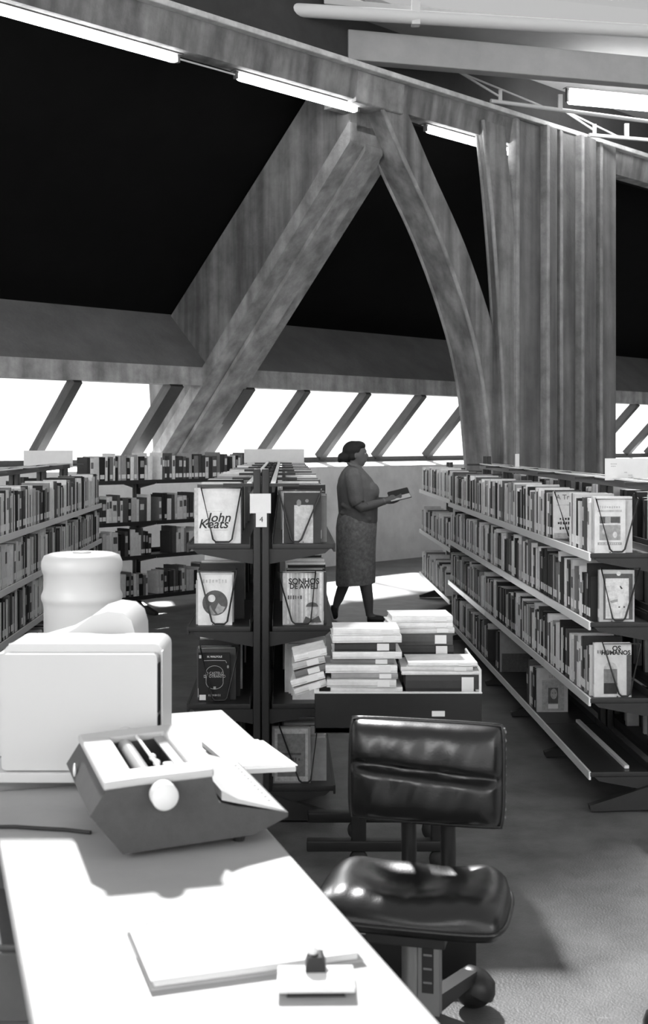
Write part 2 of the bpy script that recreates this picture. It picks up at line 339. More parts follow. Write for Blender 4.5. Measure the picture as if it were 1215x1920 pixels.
# ------------------------------------------------------------------ bookcases
G = Vector((-.032, 1, 0)).normalized(); E = Vector((G.y, -G.x, 0))
BOOKS = []
def gframe(side, c0, g=G, e=E, half=.31):               # x along, y inwards from the shelf's front edge, z up
    return frame(c0+e*side*half, g, -e*side)
def bookcase(label, c0, nmod, ml, levels, sides=(-1, 1), g=G, e=E, strip=True, top=1.49, rail=True):
    root = thing('bookcase', label, 'bookcase', c0)
    F = frame(c0, e, g)                                 # x lateral, y along
    for i in range(nmod+1):
        y = i*ml
        for sx in (-1, 1):
            b = MB(); b.box((.018*sx-.015, y-.025, 0), (.018*sx+.015, y+.025, top if i in (0, nmod) else top-.058), F); part('upright', b, M_SHELF, root, .003, 1)
        b = MB(); b.box((-.16, y-.012, top-.075), (.16, y+.012, top-.062), F); part('cross_bar', b, M_SHELF, root)
        for sx in sides:
            b = MB(); b.prism([(sx*.03, .012), (sx*.31, .006), (sx*.315, .03), (sx*.03, .12)][::sx], y-.02, y+.02, F); part('foot', b, M_SHELF, root, .003, 1)
    if rail:
        for sx in (-1, 1):
            b = MB(); b.box((sx*.05-.006, 0, top-.10), (sx*.05+.006, nmod*ml, top-.065), F); rl = part('top_rail', b, M_SHELF, root)
            b = MB(); b.box((sx*.05-.010, 0, top-.066), (sx*.05+.010, nmod*ml, top-.058), F); part('rail_cap', b, M_STRIP, rl)
    for sx in sides:
        for lv in levels:
            for i in range(nmod):
                y0, y1 = i*ml+.004, (i+1)*ml-.004
                b = MB(); b.box((min(sx*.045, sx*.31), y0, lv-.022), (max(sx*.045, sx*.31), y1, lv), F); sh = part('shelf', b, M_SHELF, root, .002, 1)
                b = MB(); b.box((min(sx*.305, sx*.314), y0, lv-.034), (max(sx*.305, sx*.314), y1, lv+.002), F); part('edge_strip', b, M_STRIP if strip else M_SHELF, sh)  # pale tone paints window glare on the shelf lip
                for yy in ((y0, y0+.006), (y1-.006, y1)):
                    b = MB(); b.prism([(sx*.035, lv-.085), (sx*.27, lv-.040), (sx*.29, lv-.022), (sx*.035, lv-.022)][::sx], yy[0], yy[1], F); part('bracket', b, M_SHELF, sh)
                b = MB(); b.box((min(sx*.046, sx*.05), y0, lv), (max(sx*.046, sx*.05), y1, lv+.03), F); part('back_stop', b, M_SHELF, sh)
    return root
def fill(F, z, x0, x1, row, seed, cnt='the wire bookend', vis=True, hmin=.185, hmax=.25, tmin=.014, tmax=.05, rev=False, pale=0.0, flush=.012, skip=()):
    rnd = random.Random(seed); x = x0; i = 0; out = []
    while x < x1-.012:
        th = rnd.choice([rnd.uniform(tmin, tmin+.014), rnd.uniform(tmin+.006, tmin+.022), rnd.uniform(tmin+.012, tmax)])
        if x+th > x1: break
        h = min(max(rnd.gauss((hmin+hmax)/2, .02), hmin), hmax); d = min(max(h*rnd.uniform(.64, .78), .12), .2)
        w = [3.2+pale*5, 2.0+pale*3, 1.3, 1.0, 1.2, 1.7, 2.4, 3.2]
        tn = rnd.choices(range(8), w)[0]
        inset = flush+max(0, rnd.gauss(0, .008))
        out.append(dict(F=F, x=x, t=th, h=h, d=d, tone=tn, y=inset, z=z, row=row, cnt=cnt, vis=vis, lab=rnd.random() < .8, band=rnd.random() < .35, lean=rnd.gauss(0, .012), full=False))
        x += th+rnd.uniform(.0005, .003)
    order = out[::-1] if rev else out
    for i, q in enumerate(order): q['i'] = i+1
    BOOKS.extend(out); return out
def at(xp, Y): return Vector((xp-.032*Y, Y, 0))         # xp: lateral offset from the vanishing line
LV1 = [1.172, .823, .496, .147]; LV2 = [1.12, .82, .49, .17]
C1 = at(-.10, 5.18); C1.x = -.265
C2 = at(1.634, 5.33); C3 = at(1.70, 10.35); C4 = at(-1.82, 5.5)
g1 = bookcase('dark double-sided bookcase with the number 4 card on its end post', C1, 7, .90, LV1, strip=False)
g2 = bookcase('long dark double-sided bookcase in front of the fluted column', C2, 5, .92, LV2)
g3 = bookcase('short bookcase close to the window wall beyond the long bookcase', C3, 2, 1.15, [1.12, .71, .27], rail=False, top=1.40)
g4 = bookcase('long bookcase behind the white drum and white machine', C4, 5, .92, [1.10, .81, .53, .2])
C5 = Vector((-2.57, 10.65, 0)); C5 = C5-WN*.06
g5 = bookcase('wide bookcase standing parallel to the windows below the sloping beam', C5, 2, 1.2, [1.257, .88, .57, .20], sides=(-1, 1), g=WD, e=WN, strip=False, rail=False, top=1.30)
F1L, F1R = gframe(-1, C1), gframe(1, C1); F2L, F2R = gframe(-1, C2), gframe(1, C2)
F3L = gframe(-1, C3); F4R = gframe(1, C4); F5 = gframe(1, C5, WD, WN)
N2 = ['top', 'second', 'third', 'bottom']
# long bookcase
fill(F2L, 1.12, .03, .44, 'top shelf of the long bookcase', 1, pale=.8, hmin=.215, hmax=.245)
fill(F2L, 1.12, .84, 4.56, 'top shelf of the long bookcase', 2, 'the A-Tre cover', pale=.15)
fill(F2L, .82, .05, 4.56, 'second shelf of the long bookcase', 3, pale=.1)
fill(F2L, .49, .06, 4.56, 'third shelf of the long bookcase', 4, pale=.25)
fill(F2L, .17, 2.75, 4.56, 'bottom shelf of the long bookcase', 5, 'its window end', rev=True)
fill(F2L, .17, 2.36, 2.52, 'bottom shelf of the long bookcase', 6, 'the half-dark cover', hmin=.23)
fill(F2L, .17, 1.22, 1.46, 'bottom shelf of the long bookcase', 7, 'the portrait cover')
for k, lv in enumerate(LV2): fill(F2R, lv, .28 if k == 0 else .3, 4.5, '', 20+k, vis=False)
# short far bookcase
for k, (lv, a, c) in enumerate([(1.12, .05, 2.25), (.71, .05, 2.2), (.27, .3, 2.2)]): fill(F3L, lv, a, c, N2[k]+' shelf of the short bookcase', 30+k, 'its aisle end', pale=.9, tmin=.018, tmax=.055)
# bookcase with the number card: both sides
for k, lv in enumerate(LV1):
    fill(F1L, lv, .075+.02*(k > 1), 6.2, '', 40+k, vis=False, flush=.03)
    fill(F1R, lv, .085, 6.2 if k < 3 else 2.0, '', 50+k, vis=False, flush=.03)
# left bookcase
for k, lv in enumerate([1.10, .81, .53]): fill(F4R, lv, .4, 4.56, N2[k]+' shelf behind the drum', 60+k, 'the window end', rev=True, pale=.3)
fill(F4R, .2, .5, 4.5, '', 64, vis=False)
# back bookcase
segs = [(1.257, .45, 1.16), (1.257, 1.25, 2.38), (.88, .30, 1.16), (.88, 1.24, 2.2), (.57, .30, 1.17), (.57, 1.36, 2.2), (.2, .3, 1.12), (.2, 1.23, 2.0)]
for k, (lv, a, c) in enumerate(segs):
    side = 'drum half' if a < 1.2 else 'card half'
    fill(F5, lv, a, c, '%s shelf, %s, of the back bookcase' % (N2[k//2], side), 70+k, 'the post', rev=(a < 1.2), pale=.1, tmin=.018, tmax=.06)

# ---- special end books (covers towards the reader's aisle)
def spec(F, x, y, z, t, h, d, tone, label, lab=False, cat='book'):
    q = dict(F=F, x=x, t=t, h=h, d=d, tone=tone, y=y, z=z, row='', cnt='', vis=True, lab=lab, band=False, lean=0, full=True, label=label, i=0)
    BOOKS.append(q); return q
sp = {}
sp['keats'] = spec(F1L, .045, .025, 1.172, .028, .235, .20, 0, 'white hardback titled John Keats at the end of the top shelf', True)
sp['globe'] = spec(F1L, .050, .04, .823, .022, .215, .145, 0, 'white book with a dark globe picture on its cover', True)
sp['otranto'] = spec(F1L, .060, .04, .496, .022, .205, .135, 7, 'black book with an oval frame and Otranto title on its cover', True)
sp['framed'] = spec(F1R, .045, .055, 1.172, .03, .225, .165, 6, 'dark book with a pale rectangle on its cover beside the card post', True)
sp['sonhos'] = spec(F1R, .050, .045, .823, .025, .225, .175, 2, 'streaky grey book titled Sonhos with a portrait on its cover', True)
sp['grey'] = spec(F1R, .050, .10, .147, .025, .24, .165, 3, 'grey book with a framed panel cover on the bottom shelf by the trolley', True)
sp['photo'] = spec(F2L, .008, .022, 1.12, .02, .235, .135, 0, 'white book with a framed street picture on its cover by the wire bookend', True)
sp['trade'] = spec(F2L, .815, .02, 1.12, .022, .235, .17, 1, 'cream book whose cover begins A Tre behind a wire bookend', True)
sp['pen'] = spec(F2L, .02, .045, .82, .024, .225, .155, 2, 'grey book with a white bird and penholder drawing in a dark frame', True)
sp['humanos'] = spec(F2L, .03, .025, .49, .026, .235, .165, 1, 'cream book titled Humanos with an arched picture on its cover', True)
sp['panel'] = spec(F2L, 2.33, .02, .17, .025, .255, .19, 3, 'grey book with a plain half dark cover on the bottom shelf')
sp['portrait'] = spec(F2L, 1.19, .015, .17, .025, .23, .165, 2, 'pale grey book with a small arched portrait on the bottom shelf')
for q in list(BOOKS):                                   # tops lying across rows on the window-side shelves
    pass

def book_world(q, x, y, z): return q['F'] @ Vector((x, y, z))
def book_verts_T(q): return q['F']
def ord_(n): return '%d%s' % (n, 'th' if 10 <= n % 100 <= 20 else {1: 'st', 2: 'nd', 3: 'rd'}.get(n % 10, 'th'))
def screen_area(q):
    pts = [book_world(q, q['x'], q['y'], q['z']), book_world(q, q['x']+q['t'], q['y'], q['z']), book_world(q, q['x']+q['t'], q['y'], q['z']+q['h']), book_world(q, q['x'], q['y'], q['z']+q['h'])]
    s = [proj(p) for p in pts]; cu = sum(a for a, _ in s)/4; cv = sum(c for _, c in s)/4
    if not (2 < cu < 1212 and 2 < cv < 1918): return 0
    if q['row'].startswith(('third', 'second')) and 'drum' in q['row'] and 0: return 0
    return abs(sum(s[k][0]*s[(k+1) % 4][1]-s[(k+1) % 4][0]*s[k][1] for k in range(4)))/2
def hidden(q):
    p = book_world(q, q['x']+q['t']/2, q['y'], q['z']+q['h']*.6); u, v = proj(p)
    if 80 < u < 225 and v > 1035: return True             # behind the drum
    if u < 300 and v > 1200: return True
    if 'back bookcase' in q['row'] and (u > 362 and v > 905 or u < 165 and v > 880): return True
    if 'third shelf behind' in q['row'] and v > 1190: return True
    return False
for q in BOOKS:
    a = screen_area(q) if q['vis'] else 0
    if a and not q['full'] and hidden(q): a = 0
    q['a'] = 1e9 if q['full'] else a
BUDGET = 300-34
ind = sorted([q for q in BOOKS if q['a'] > 0], key=lambda q: -q['a'])[:BUDGET]
indset = set(id(q) for q in ind)
print('books', len(BOOKS), 'seen', sum(1 for q in BOOKS if q['a'] > 0), 'single', len(ind))
def thick(t): return 'slim' if t < .022 else 'thick' if t > .038 else 'medium'
def shear_T(q):                                         # small lean of a book along the row
    M = Matrix.Identity(4); M[0][2] = q['lean']; M[0][3] = -q['lean']*q['z']; return q['F'] @ M
SOBJ = {}
def build_book(q):
    T = shear_T(q); x, y, z, t, h, d = q['x'], q['y'], q['z'], q['t'], q['h'], q['d']; c = .0022 if t < .02 else .003
    b = MB()
    b.box((x, y+.001, z), (x+c, y+d, z+h), T); b.box((x+t-c, y+.001, z), (x+t, y+d, z+h), T)
    b.add([(x, y+.003, z), (x+t*.2, y, z), (x+t*.8, y, z), (x+t, y+.003, z), (x+t-c, y+c+.003, z), (x+c, y+c+.003, z)]+[(x, y+.003, z+h), (x+t*.2, y, z+h), (x+t*.8, y, z+h), (x+t, y+.003, z+h), (x+t-c, y+c+.003, z+h), (x+c, y+c+.003, z+h)],
          [(5,4,3,2,1,0), (6,7,8,9,10,11)]+[(i, (i+1) % 6, (i+1) % 6+6, i+6) for i in range(6)], T)
    base = T @ Vector((x+t/2, y+d/2, z))
    o = link('book', None)if False else None
    me = b.mesh('book', M_BOOK[q['tone']]); me.transform(Matrix.Translation(-base))
    o = bpy.data.objects.new('book', me); COL.objects.link(o); o.location = base
    if q['full']: lab = q['label']; gr = None
    else:
        lab = '%s %s book, %s from %s, %s' % (thick(q['t']), TONES[q['tone']][1], ord_(q['i']), q['cnt'], q['row'])
        gr = 'books on the '+q['row']
    tag(o, lab, 'book', gr)
    b = MB(); b.box((x+c, y+c+.003, z+.003), (x+t-c, y+d-.003, z+h-.003), T); part('pages', b, M_PAGES, o)
    if q['lab']:
        lm = M_PAPER if q['tone'] > 1 else M_GREYINK
        b = MB(); b.box((x+t*.12, y-.0008, z+.018), (x+t*.88, y+.001, z+.055), T); part('spine_label', b, M_PAPER, o)
    if q['band'] and t > .016:
        b = MB(); b.box((x+t*.15, y-.0008, z+h*.55), (x+t*.85, y+.001, z+h*.82), T); part('title_panel', b, M_BOOK[(q['tone']+4) % 8], o)
    return o
for q in ind: q['o'] = build_book(q)
b = MB()
for q in BOOKS:
    if id(q) in indset: continue
    T = shear_T(q); x, y, z, t, h, d = q['x'], q['y'], q['z'], q['t'], q['h'], q['d']
    b.box((x, y, z), (x+t, y+d, z+h-.003), T, q['tone'])
    b.box((x+.002, y+.004, z+h-.004), (x+t-.002, y+d-.003, z+h-.002), T, 1)
    if q['lab'] and q['vis']: b.box((x+t*.12, y-.0008, z+.018), (x+t*.88, y+.001, z+.055), T, 0)
st = part('shelved_books', b, M_BOOK); st['kind'] = 'stuff'; tag(st, 'remaining packed rows of library books on the dark shelves', 'books')

# ---- cover pictures and lettering on the end books
def cover(q):                                           # frame with x right (as seen from the aisle), y up, origin lower left of the front cover
    o = book_world(q, q['x'], q['y'], q['z']); o2 = book_world(q, q['x'], q['y']+q['d'], q['z'])
    left = o if (o2-o).dot(E) > 0 else o2
    return frame(left-G*.0006, E, Vector((0, 0, 1)), -G), q['d'], q['h']
def pan(q, x0, x1, y0, y1, m, name='cover_panel', lift=0.0):
    F, w, h = cover(q); b = MB(); b.box((x0*w, y0*h, -.0004), (x1*w, y1*h, .0004+lift), F); return part(name, b, m, q['o'])
def disc(q, cx, cy, rx, ry, m, name, lift=.0005, n=28, a0=0, a1=2*math.pi):
    F, w, h = cover(q); pts = [(cx*w+rx*w*math.cos(a0+(a1-a0)*k/n), cy*h+ry*w*math.sin(a0+(a1-a0)*k/n)) for k in range(n if a1-a0 > 6.2 else n+1)]
    n = len(pts); b = MB(); b.add([(x, y, -.0004) for x, y in pts]+[(x, y, lift) for x, y in pts], [tuple(range(n, 2*n))]+[(i, (i+1) % n, (i+1) % n+n, i+n) for i in range(n)], F); return part(name, b, m, q['o'])
def poly(q, pts, m, name, lift=.0008):
    F, w, h = cover(q); n = len(pts); b = MB(); b.add([(x*w, y*h, -.0003) for x, y in pts]+[(x*w, y*h, lift) for x, y in pts], [tuple(range(n, 2*n))]+[(i, (i+1) % n, (i+1) % n+n, i+n) for i in range(n)], F); return part(name, b, m, q['o'])
def words(q, s, cx, cy, size, m=M_INK, sx=1.0, shear=0.0, bold=0.0, rot=0.0, lift=.0008, spacing=1.0):
    F, w, h = cover(q); return text('lettering', s, size, F @ Matrix.Translation((cx*w, cy*h, lift)) @ Matrix.Rotation(rot, 4, 'Z'), m, q['o'], sx=sx, shear=shear, bold=bold, spacing=spacing)
def strokes(F, cx, cy, w, h, m, parent, n, seed=1, lift=.0008):
    rs = random.Random(seed); b = MB(); x = cx-w/2; st_ = w/n
    for i in range(n):
        hh = h*rs.uniform(.55, 1.0); b.box((x+st_*.12, cy-hh/2, 0), (x+st_*rs.uniform(.55, .9), cy+hh/2, lift), F); x += st_
    return part('illegible_print', b, m, parent)
def scrib(q, cx, cy, w, h, m, n=7, lift=.0008):
    F, W_, H_ = cover(q); return strokes(F, cx*W_, cy*H_, w*W_, h, m, q['o'], n, int(cx*100+cy*1000), lift)
MG = [mat('print_%d' % i, v, .7, .25, 60) for i, v in enumerate((.03, .10, .22, .38, .55, .72))]
k = sp['keats']; words(k, 'John', .52, .46, .055, shear=.25, bold=.0006); words(k, 'Keats', .40, .345, .055, shear=.25, bold=.0006); pan(k, .22, .72, .235, .245, MG[4]); pan(k, .985, 1, 0, 1, MG[0]); pan(k, 0, .08, 0, 1, MG[4], 'cover_hinge')
pan(k, .25, .6, .57, .585, MG[5])
k = sp['globe']; scrib(k, .5, .87, .75, .020, MG[4], 8); disc(k, .5, .44, .37, .37, MG[1], 'globe_picture')
disc(k, .40, .53, .11, .11, MG[5], 'globe_highlight', .001, 20); poly(k, [(.28, .30), (.36, .40), (.42, .30), (.52, .22), (.40, .20)], MG[3], 'globe_shape'); poly(k, [(.50, .30), (.60, .44), (.68, .38), (.80, .36), (.72, .26), (.58, .22)], MG[3], 'globe_shape', .001)
k = sp['otranto']; pan(k, .03, .1, .9, .965, MG[5], lift=.0003); words(k, 'H. WALPOLE', .52, .93, .011, MG[5], bold=.0004)
F_, w_, h_ = cover(k); b = MB(); b.tube([(.18*w_, .85*h_, .001), (.5*w_, .855*h_, .001), (.86*w_, .85*h_, .001), (.9*w_, .80*h_, .001)], .0011, 6, F_); part('cover_line', b, MG[4], k['o'])
oval = [(.52*w_+.27*w_*math.cos(a)*(1), .50*h_+(.29 if 0 else .19)*h_*(1 if math.sin(a) >= 0 else -1)*0+.10*h_*(1 if math.sin(a) > 1e-6 else -1 if math.sin(a) < -1e-6 else 0)+.27*w_*math.sin(a)*.8, .001) for a in [2*math.pi*(i+.5)/36 for i in range(36)]]
b = MB(); b.tube(oval, .0009, 6, F_, closed=True); part('oval_frame', b, MG[4], k['o'])
words(k, 'O CASTELO', .52, .585, .017, MG[4], sx=.85); words(k, 'DE OTRANTO', .52, .52, .017, MG[4], sx=.85); scrib(k, .52, .13, .4, .010, MG[3], 8); pan(k, .48, .56, .26, .31, MG[3]); pan(k, .04, .24, .03, .14, M_PAPER, 'shelf_tag'); b = MB()
disc(k, .94, .72, .03, .05, MG[3], 'cover_mark')
k = sp['framed']; pan(k, .0, 1, .955, .985, MG[4]); pan(k, 0, .025, 0, .97, MG[4]); pan(k, .30, .79, 0, .72, MG[4], 'cover_picture'); disc(k, .42, .76, .06, .09, MG[2], 'cover_mark'); disc(k, .63, .80, .045, .045, MG[2], 'cover_mark')
k = sp['sonhos']
rs = random.Random(5)
for i in range(11): x = .02+i*.088; pan(k, x, x+.03+.03*rs.random(), .02, .98, MG[rs.choice([2, 3, 4, 5, 5])], 'cover_stripe', .0001*(i % 3))
words(k, 'SONHOS', .52, .82, .034, bold=.0009, sx=.95); words(k, 'DE AWELI', .52, .725, .030, bold=.0009, sx=.9); scrib(k, .30, .52, .36, .018, MG[1], 6)
disc(k, .72, .27, .13, .15, MG[4], 'portrait_face', .0009); disc(k, .72, .34, .15, .11, MG[1], 'portrait_hair', .0011, 16, 0, math.pi); poly(k, [(.5, .04), (.56, .16), (.72, .1), (.88, .17), (.95, .04)], MG[1], 'portrait_shoulders', .001)
k = sp['grey']; pan(k, .07, .93, .03, .97, MG[4], 'cover_border'); pan(k, .14, .86, .12, .88, MG[2], 'cover_picture', .0004); pan(k, .25, .75, .5, .54, MG[1], lift=.0006); scrib(k, .5, .42, .5, .018, MG[1], 6, .001)
k = sp['photo']; scrib(k, .5, .85, .7, .012, MG[4], 9); pan(k, .1, .88, .76, .80, MG[4]); pan(k, .16, .84, .24, .68, MG[3], 'cover_picture'); pan(k, .16, .84, .52, .55, MG[5], 'picture_strip', .0006); pan(k, .18, .34, .55, .67, MG[1], 'picture_dark', .0008); pan(k, .52, .82, .56, .67, MG[1], 'picture_dark', .0008); disc(k, .62, .55, .13, .09, MG[4], 'picture_dome', .001, 14, 0, math.pi); disc(k, .3, .40, .05, .09, MG[4], 'picture_figure', .001); disc(k, .66, .34, .07, .1, MG[5], 'picture_figure', .001); pan(k, .1, .88, .15, .20, MG[3]); scrib(k, .5, .175, .7, .008, MG[5], 11, .001)
k = sp['trade']; words(k, 'A Tre', .32, .88, .034, MG[2], bold=.0006); pan(k, .1, .9, .70, .73, MG[4]); scrib(k, .45, .42, .55, .015, MG[0], 7); scrib(k, .42, .33, .6, .016, MG[0], 8); scrib(k, .45, .22, .55, .015, MG[0], 7); pan(k, .02, .98, .0, .12, MG[3])
k = sp['pen']; pan(k, .12, .95, .04, .93, MG[1], 'cover_frame'); pan(k, .18, .84, .06, .84, MG[5], 'cover_picture', .0006); disc(k, .55, .93, .06, .06, MG[5], 'cover_crest', .001); disc(k, .62, .42, .10, .17, M_PAPER, 'bird_body', .0012); poly(k, [(.58, .68), (.62, .63), (.67, .64), (.60, .70)], MG[0], 'pen_nib', .0012); poly(k, [(.30, .40), (.52, .44), (.54, .39), (.36, .36)], MG[3], 'bird_wing', .0012)
for x in (.56, .70): pan(k, x-.015, x+.03, .27, .30, MG[1], 'bird_foot', .001)
k = sp['humanos']; words(k, 'OS', .60, .90, .030, bold=.0009); words(k, 'HUMANOS', .58, .82, .026, bold=.0009); scrib(k, .24, .84, .32, .020, MG[2], 5); pan(k, .87, 1, .03, .78, MG[1], 'cover_band'); pan(k, .26, .62, .06, .52, MG[2], 'arched_picture'); disc(k, .44, .52, .18, .18, MG[4], 'arched_picture', .0006, 16, 0, math.pi); pan(k, .26, .62, .06, .26, MG[0], 'picture_dark', .0005)
k = sp['panel']; pan(k, .05, 1, 0, .45, MG[1], 'cover_band')
k = sp['portrait']; scrib(k, .62, .92, .45, .015, MG[3], 5); scrib(k, .62, .82, .5, .015, MG[3], 6); pan(k, .16, .88, .03, .74, MG[3], 'cover_picture'); pan(k, .36, .68, .2, .56, MG[1], 'portrait_ground', .0006); disc(k, .54, .42, .11, .17, MG[4], 'portrait_face', .001); pan(k, .36, .68, .08, .18, M_PAPER, 'portrait_caption', .0008)
for x in (.50, .59): disc(k, x, .44, .018, .015, MG[1], 'portrait_eye', .0014, 8)

# ---- wire bookends
def bookend(F, x, z, y0, y1, yb0, yb1, h, label):
    q = F @ Vector((x, (y0+y1)/2, z))
    pts = [(x, y0, z+h), (x, y1, z+h), (x, yb1, z+.018), (x, yb1-.012, z+.007), (x, yb0+.012, z+.007), (x, yb0, z+.018)]
    w = thing('wire_bookend', label, 'bookend', F @ Vector((x, (y0+y1)/2, z)))
    b = MB(); b.tube(pts,   .0042, 6, F, closed=True); part('wire_loop', b, M_WIRE, w)
    for yy in (y0, y1):
        b = MB(); b.tube([(x, yy, z+h), (x+.012, yy, z+h+.006)], .0026, 6, F); part('hook_rod', b, M_WIRE, w)
    b = MB(); b.tube([(x, (yb0+yb1)/2-.03, z+.005), (x+.010, (yb0+yb1)/2-.03, z+.004)], .0026, 6, F); part('foot_rod', b, M_WIRE, w)
bookend(F1L, .030, 1.172, .055, .225, .105, .185, .235, 'wire bookend holding the John Keats hardback')
bookend(F1L, .034, .823, .045, .205, .10, .165, .235, 'wire bookend crossing the globe cover')
bookend(F1L, .044, .496, .05, .215, .10, .165, .235, 'wire bookend round the Otranto book')
bookend(F1R, .030, 1.172, .055, .235, .14, .185, .225, 'wire bookend over the dark book with pale rectangle')
bookend(F1R, .034, .823, .08, .24, .10, .18, .225, 'wire bookend across the Sonhos cover')
bookend(F1R, .034, .147, .07, .235, .10, .15, .25, 'wire bookend before the grey framed book')
bookend(F2L, -.008, 1.12, .025, .21, .085, .15, .235, 'wire bookend on the street picture book')
bookend(F2L, .79, 1.12, .02, .20, .09, .15, .235, 'wire bookend on the book beginning A Tre')
bookend(F2L, .004, .82, .05, .22, .10, .155, .235, 'wire bookend crossing the bird drawing cover')
bookend(F2L, .012, .49, .06, .225, .13, .18, .235, 'wire bookend beside the Humanos book')

# ---- cards
def card(c, w, h, label, lines=(), thick=.004, tilt=0.0, name='sign_card'):
    F = frame(c, E, Vector((0, 0, 1)), -G) @ Matrix.Rotation(tilt, 4, 'Z')
    b = MB(); b.box((-w/2, -h/2, -thick/2), (w/2, h/2, thick/2), F); o = part(name, b, M_PAPER); o.data.transform(Matrix.Translation(-Vector(c))); o.location = c
    tag(o, label, 'sign')
    for s, x, y, z in lines: text('lettering', s, z, F @ Matrix.Translation((x, y, thick/2+.0003)), M_INK, o)
    return o
q = C1-G*.031
card(q+E*-.003+Vector((0, 0, 1.345)), .088, .082, 'white square card on the end post of the number 4 bookcase')
card(q+E*.001+Vector((0, 0, 1.277))-G*.003, .046, .062, 'small white card with the number 4 on the bookcase end post', [('4', 0, 0, .032)])
e1 = C1+G*6.3
card(e1+Vector((.0, 0, 1.475))-G*.03, .56, .13, 'long blank card on the far post of the number 4 bookcase', name='header_card')
e4 = C4+G*4.6
card(e4+E*-.12+Vector((0, 0, 1.465))-G*.03, .40, .14, 'blank pale card on the window end of the bookcase behind the drum', name='header_card')
cr = card(C2+G*.55+E*.03+Vector((0, 0, 1.472)), .26, .105, 'white card with faint typed lines on top of the long bookcase', name='header_card')
Fh = frame(C2+G*.55+E*.03+Vector((0, 0, 1.472))-G*.0021, E, Vector((0, 0, 1)), -G)
for i, (x, y, w) in enumerate(((-.088, .026, .03), (-.09, .015, .024), (-.03, -.014, .014), (-.008, -.028, .02), (-.005, -.038, .026))): strokes(Fh, x, y, w, .004, M_GREYINK, cr, 6, i, .0004)
card(C2+G*3.4+E*.02+Vector((0, 0, 1.45)), .03, .14, 'narrow upright white card on the long bookcase rail')
# books lying flat over rows, loose metal strip on the empty shelf
def flatbook(name, label, F, c, size, tone, rz=0.0, group=None, tilt=0.0, page_side='x'):
    """book lying flat: c = base centre, size = (spine length, depth, thickness); spine on -y of its frame"""
    T = F @ Matrix.Translation(c) @ Matrix.Rotation(rz, 4, 'Z') @ Matrix.Rotation(tilt, 4, 'Y')
    l, d, t = size; k = .003; b = MB()
    b.box((-l/2, -d/2, 0), (l/2, d/2, k), T); b.box((-l/2, -d/2, t-k), (l/2, d/2, t), T)
    b.add([(-l/2, -d/2+.002, 0), (l/2, -d/2+.002, 0), (l/2, -d/2+k+.002, 0), (-l/2, -d/2+k+.002, 0), (-l/2, -d/2-.003, t*.3), (l/2, -d/2-.003, t*.3), (-l/2, -d/2-.003, t*.7), (l/2, -d/2-.003, t*.7), (-l/2, -d/2+.002, t), (l/2, -d/2+.002, t), (l/2, -d/2+k+.002, t), (-l/2, -d/2+k+.002, t)],
          [(0,1,5,4), (4,5,7,6), (6,7,9,8), (8,9,10,11), (3,2,1,0), (11,10,2,3), (1,2,10,9,7,5), (0,4,6,8,11,3)], T)
    base = T @ Vector((0, 0, 0)); me = b.mesh('book', M_BOOK[tone]); me.transform(Matrix.Translation(-base)); o = bpy.data.objects.new(name, me); COL.objects.link(o); o.location = base
    tag(o, label, 'book', group)
    b = MB(); b.box((-l/2+.004, -d/2+k+.002, k), (l/2-.004, d/2-.004, t-k), T); part('pages', b, M_PAGES, o)
    b = MB(); b.box((l/2-.07, -d/2-.004, t*.12), (l/2-.025, -d/2+.001, t*.88), T); part('spine_label', b, M_PAPER, o)
    return o
b = MB(); b.box((.05, .165, .172), (.95, .185, .185), F2L); o = part('book_stop', b, M_STRIP); tag(o, 'loose metal book stop lying on the empty bottom shelf', 'shelf fitting')

# ------------------------------------------------------------------ desk frame
A = Vector((-.31, .951, 0)).normalized(); B = Vector((A.y, -A.x, 0)); FD = frame((0, 0, 0), B, A)     # x = b (right), y = a (away)
M_DESK = mat('desk_top', .36, .5, .10, 3.5, .03)
M_DESKLEG = mat('desk_steel', .10, .45, .1, 20)
M_DKBOX = mat('dark_cabinet', .09, .6, .15, 10)
M_WHITE = mat('white_plastic', .60, .4)
dk = thing('desk', 'long pale desk carrying the typewriter', 'desk', FD @ Vector((.43, 2.0, 0)))
b = MB(); b.box((.15, .70, .72), (.72, 3.09, .75), FD); part('desk_top', b, M_DESK, dk, .006)
for x in (.20, .67):
    for y in (.8, 3.0):
        b = MB(); b.box((x-.02, y-.02, 0), (x+.02, y+.02, .72), FD); part('leg', b, M_DESKLEG, dk, .003, 1)
for x in (.20, .67):
    b = MB(); b.box((x-.012, .82, .66), (x+.012, 2.98, .72), FD); part('apron', b, M_DESKLEG, dk)
t2 = thing('table', 'pale side table holding the white machine and papers', 'table', FD @ Vector((.3, 3.4, 0)))
b = MB(); b.box((-.35, 3.13, .735), (  .888, 3.75, .765), FD); part('table_top', b, M_DESK, t2, .006)
for x in (-.30, .84):
    for y in (3.18, 3.70):
        b = MB(); b.box((x-.02, y-.02, 0), (x+.02, y+.02, .735), FD); part('leg', b, M_DESKLEG, t2, .003, 1)
# dark drawer unit
dc = thing('drawer_unit', 'dark grey drawer unit beside the desk', 'cabinet', (-.85, 2.55, 0))
b = MB(); b.box((-1.2, 2.32, .02), (-.52, 2.62, .65)); part('body', b, M_DKBOX, dc, .006)
for z0, z1 in ((.51, .64), (.33, .49), (.05, .31)):
    b = MB(); b.box((-1.19, 2.305, z0), (-.53, 2.325, z1)); dr = part('drawer', b, M_DKBOX, dc, .004)
    b = MB(); b.box((-.95, 2.285, z1-.03), (-.78, 2.306, z1-.018)); part('handle', b, M_STRIP, dr)

